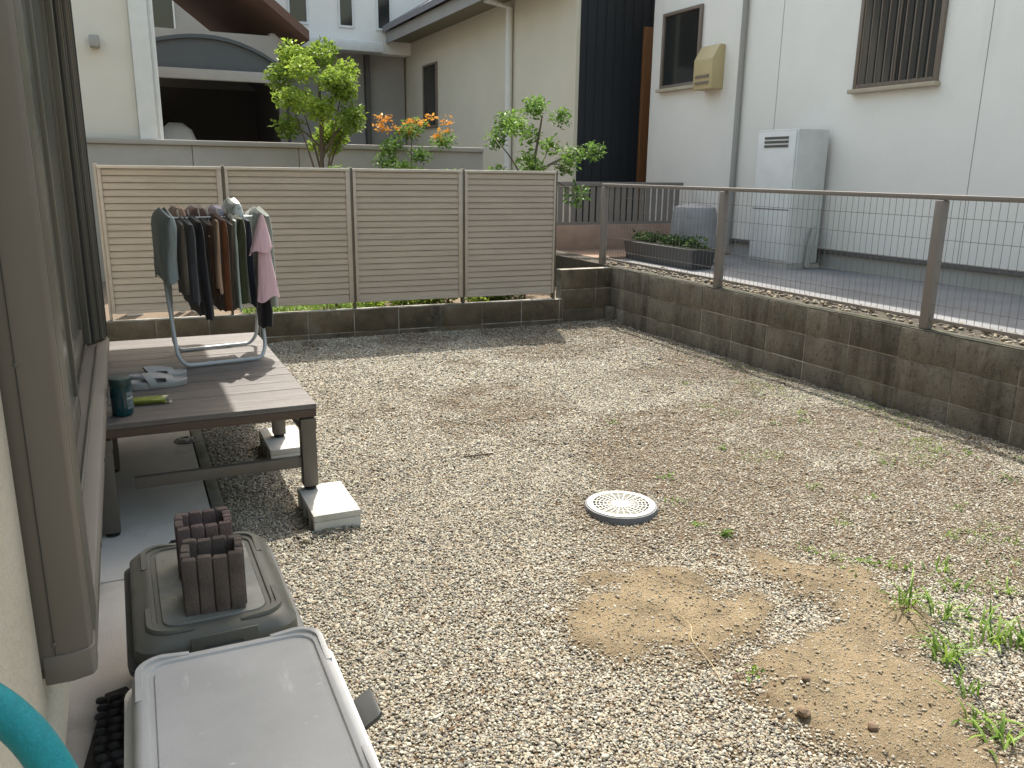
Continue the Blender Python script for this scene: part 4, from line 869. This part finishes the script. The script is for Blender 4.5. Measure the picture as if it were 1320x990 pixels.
wh = thing('water_heater', 'tall white and grey water heater unit against the white house', 'water heater', (7.88, 8.46, .3))
link('tank_cabinet', B(7.62, 8.12, 8.10, 8.84, .36, 2.02).mesh('tank_cabinet', mat('pale_grey_metal', (.58, .58, .56), .5), bevel=.02), wh)
link('front_panel', B(7.604, 7.619, 8.13, 8.81, .40, 1.99).mesh('front_panel', mat('white_metal', (.68, .68, .67), .45), bevel=.006), wh)
link('vent_slot', MB().box(7.597, 7.603, 8.25, 8.68, 1.80, 1.83).box(7.597, 7.603, 8.25, 8.68, 1.85, 1.88).box(7.597, 7.603, 8.25, 8.68, 1.90, 1.93).mesh('vent_slot', dline), wh)
link('panel_seam', B(7.6, 7.6035, 8.14, 8.80, 1.03, 1.04).mesh('panel_seam', dline), wh)
link('plinth', B(7.6, 8.14, 8.08, 8.86, .30, .359).mesh('plinth', greyw), wh)
link('pipe', MB().tube(smoothpath([(7.9, 8.04, .32), (7.9, 8.02, .6), (7.95, 8.03, .75), (8.0, 8.095, .8)]), .035, 8).mesh('pipe', greyw, smooth=True), wh)
cv = mat('grey_cover_sheet', (.26, .26, .27), .6, (.20, .20, .21), scale=6)
rings = [[(7.0+(.30*s_)*math.cos(a)*(1+.22*mnoise.noise(Vector((math.cos(a)*3.5, math.sin(a)*3.5, z_*1.5)))), 9.24+(.34*s_)*math.sin(a), .3+z_) for a in [2*math.pi*k/56 for k in range(56)]] for z_, s_ in ((.02, 1.08), (.1, 1.03), (.2, 1.0), (.32, .98), (.42, .95), (.55, .93), (.66, .90), (.73, .84), (.765, .6), (.775, .25), (.78, .03))]
tag(link('covered_bin', MB().loft(rings).mesh('covered_bin', cv, smooth=True)), 'rounded grey covered bin left of the water heater', 'bin')
pl = thing('planter', 'long dark planter box at the foot of the white house', 'planter', (7.2, 9.3, .3))
link('planter_box', MB().loft([rrect(.16, .75, .02, .3, 3, 6.52, 9.15), rrect(.19, .78, .02, .55, 3, 6.52, 9.15)]).mesh('planter_box', charc), pl)
p, tn = clump_points([((6.52, 8.5+.11*k, .60), (.14, .12, .09)) for k in range(13)], 70, 77); link('foliage', leaves_mesh('foliage', p, .06, dg, tn, seed=77), pl)

H2 = House('beige_house', 'beige house with deep olive eaves and a dark clad end wall', (9.5, 18, .3))
H2.p('wall', B(7.2, 12, 13.0, 24, .1, 5.3), bei); H2.p('dark_cladding', B(7.22, 12.02, 12.94, 12.998, .12, 6.4), navy)
for x_ in np.arange(7.35, 9.6, .18): H2.p('cladding_batten', B(float(x_), float(x_)+.02, 12.925, 12.9395, .13, 6.3), navy)
H2.p('soffit', B(6.58, 12.4, 12.99, 24.3, 4.66, 4.72), soff); H2.p('fascia', B(6.55, 6.579, 12.97, 24.3, 4.60, 4.86), greyw)
r_ = H2.p('roof', MB().prism([(6.45, 4.86), (9.5, 6.6), (12.5, 4.86), (12.5, 5.0), (9.5, 6.8), (6.45, 5.0)], 'y', 13.02, 24.4), groof)
H2.p('downpipe', MB().tube([(7.12, 15.58, .3), (7.12, 15.58, 4.5), (6.62, 15.58, 4.62)], .07, 10), wpipe)
H2.wx(7.2, 19.9, 20.8, 2.55, 3.95, winf, wing, bars=0); H2.wx(7.2, 13.8, 14.9, 6.0, 6.2, winf, wing, bars=0) if False else None
dd = H2.p('door', B(8.44, 8.70, 12.85, 12.924, .3, 3.9), wood, .01)
H2.p('wall_trim', B(7.15, 7.2195, 12.945, 12.999, .1, 4.6), bei)
gt = thing('slat_gate', 'low brown slat railing on a brick base between the houses', 'railing', (6.55, 11, .3))
bb = mat('pinkish_brick', (.36, .25, .19), .9, (.30, .20, .15), scale=5)
link('base', B(5.2, 8.1, 11.0, 11.15, .30, .70).mesh('base', bb, bevel=.01), gt)
sl_ = B(-.035, .035, 11.05, 11.075, .74, 1.26).mesh('slat', railm)
for k in range(26): link('slat', sl_, gt, (5.26+.11*k, 0, 0))
link('rail', B(5.2, 8.1, 11.03, 11.095, 1.265, 1.33).mesh('rail', railm, bevel=.006), gt); link('rail', B(5.2, 8.1, 11.035, 11.09, .702, .738).mesh('rail', railm), gt)

H3 = House('far_white_house', 'far white two storey house with a ground floor greyed for shadow', (5.5, 24, .16))
H3.p('ground_floor', B(3.75, 7.15, 22.3, 28, .1, 4.35), greyw); H3.p('upper_floor', B(3.6, 9.5, 21.9, 28, 4.352, 8.2), wht, .01)  # grey lower storey: its shadow is put into the wall colour
H3.p('balcony', B(3.55, 6.3, 21.3, 21.898, 4.30, 4.55), wpipe, .02)
H3.p('roof', MB().prism([(3.2, 8.15), (6.5, 9.6), (9.9, 8.15), (9.9, 8.3), (6.5, 9.8), (3.2, 8.3)], 'y', 21.4, 28.4), groof)
for (a, b) in ((4.15, 4.55), (5.38, 5.68), (6.35, 6.65)): H3.wy(21.9, a, b, 4.95, 6.3, wpipe, wing)
H3.p('ground_post', B(6.05, 6.17, 22.1, 22.299, .1, 4.34), dline)
H4 = House('beige_side_house', 'pale beige house wall with white corner board at upper left', (-1.5, 12, .16))
H4.p('wall', B(-4, .27, 10.6, 15.5, .1, 6.4), mat('pale_beige_siding', (.66, .62, .55), .8, (.63, .59, .52), scale=1.5, bump=.002), .01)
H4.p('corner_board', B(.2705, .46, 10.5, 10.75, .1, 6.35), wpipe, .02); H4.p('wall_lamp', B(.02-.16, .12-.16, 10.45, 10.599, 2.70, 2.82), greyw, .01)
H4.p('roof', MB().prism([(-4.6, 6.4), (-1.9, 7.8), (.9, 6.4), (.9, 6.55), (-1.9, 8.0), (-4.6, 6.55)], 'y', 10.1, 16), roofm)
H4.p('rain_pipe', MB().tube([(.49, 10.62, .2), (.49, 10.62, 6.3)], .035, 8), wpipe)
cp = thing('carport', 'dark carport with arched roof beyond the boundary wall', 'carport', (1.4, 14.5, .16))
arch = []
for k in range(13):
    u = k/12; arch.append((.45+1.95*u, 2.98+.32*math.sin(math.pi*(.15+.62*u))-.34*u**3))
link('roof', MB().prism(arch+[(x_, z_-.05) for x_, z_ in arch[::-1]], 'y', 13.0, 17.5).mesh('roof', mat('smoked_panel', (.055, .065, .08), .35), smooth=False), cp)
link('front_beam', B(.5, 2.38, 12.97, 13.06, 2.66, 2.80).mesh('front_beam', greyw, bevel=.01), cp)
link('gable_panel', MB().prism(arch+[(2.38, 2.801), (.46, 2.801)], 'y', 13.07, 13.09).mesh('gable_panel', mat('slate_panel', (.06, .07, .085), .4)), cp)
for x_ in (.56, 2.30): link('post', B(x_-.05, x_+.05, 13.0, 13.1, .16, 2.655).mesh('post', dline, bevel=.01), cp)
link('gable_panel', MB().prism(arch+[(2.38, 2.7905), (.46, 2.7905)], 'y', 16.02, 16.08).mesh('gable_panel', dline), cp)
link('back_wall', B(.45, 2.42, 16.0, 16.1, .16, 2.79).mesh('back_wall', mat('shaded_back_panel', (.035, .03, .028), .8)), cp)  # near-black back and side panels put the carport's inner shade into colour
link('side_wall', B(2.36, 2.42, 13.12, 15.99, .16, 2.79).mesh('side_wall', mat('shaded_side_panel', (.04, .035, .032), .8)), cp); link('side_wall', B(.42, .46, 13.12, 15.99, .16, 2.79).mesh('side_wall', dline), cp)
tag(link('car_cover', MB().loft([rrect(.33, .6, .1, z_, 4, .88, 14.4) for z_ in (.16, 1.7)] + [rrect(.22, .45, .1, 2.02, 4, .88, 14.4), rrect(.1, .3, .05, 2.12, 4, .88, 14.4)]).mesh('car_cover', wpipe, smooth=True)), 'pale covered shape standing inside the dark carport', 'cover')
H5 = House('brown_roof_house', 'far house with brown tiled roof above the carport', (1.8, 22, .16))
H5.p('wall', B(-1.5, 3.5, 20, 26, .1, 4.3), greyw); H5.p('roof', MB().prism([(-2.1, 4.2), (1.0, 6.6), (4.1, 4.2), (4.1, 4.4), (1.0, 6.85), (-2.1, 4.4)], 'y', 19.5, 26.5), roofm)
H5.wy(20, .6, 1.6, 2.6, 3.7, wpipe, wing)
H6 = House('backdrop_house', 'tall grey house closing the street far behind', (4, 36, .16))
H6.p('wall', B(-9, 16, 32, 40, .1, 11), greyw); H6.p('roof', B(-9.5, 16.5, 31.5, 40.5, 11.001, 11.4), groof)
for x_ in (-2, 1, 4, 7, 10): H6.wy(32, x_, x_+1.2, 6, 7.4, wpipe, wing)
bwl = thing('boundary_wall', 'grey beige boundary wall beyond the garden behind the fence', 'wall', (2, 10.45, .16))
for k, x_ in enumerate(np.arange(-4, 4.3, 1.2)): link('panel', B(float(x_)+.003, float(x_)+1.197, 10.40, 10.50, .1, 1.70).mesh('panel', stonew, bevel=.006), bwl)
link('coping', B(-4.0, 4.4, 10.37, 10.53, 1.701, 1.76).mesh('coping', stonew, bevel=.01), bwl)
# pale posts seen under the left of the fence
for i, (x_, w_, lab) in enumerate([(.03, .13, 'wide white post base seen under the far left of the fence'), (.42, .04, 'thin white post seen under the left fence panel'), (.52, .04, 'thin white post right of its twin under the left fence panel'), (.62, .09, 'pale grey pillar seen under the left fence panel')]):
    tag(link('garden_post', MB().loft([rrect(w_/2, .05, .008, z_, 2, x_, 7.9) for z_ in (.18, 1.05)]+[rrect(w_/2-.01, .04, .008, 1.07, 2, x_, 7.9)]).mesh('garden_post', wpipe)), lab, 'post', 'pale posts behind the fence')
# pebbles along the crown of the right wall
n_ = 900; x_ = rng.uniform(4.50, 4.79, n_); y_ = rng.uniform(1, 7.4, n_)
pebble_stuff('wall_top_stones', x_, y_, np.full(n_, .540)+rng.uniform(0, .02, n_), rng.uniform(.012, .04, n_), rng.random(n_)*.7, np.full(n_, .3), 'loose stones and soil behind the top of the right wall', 'stones')
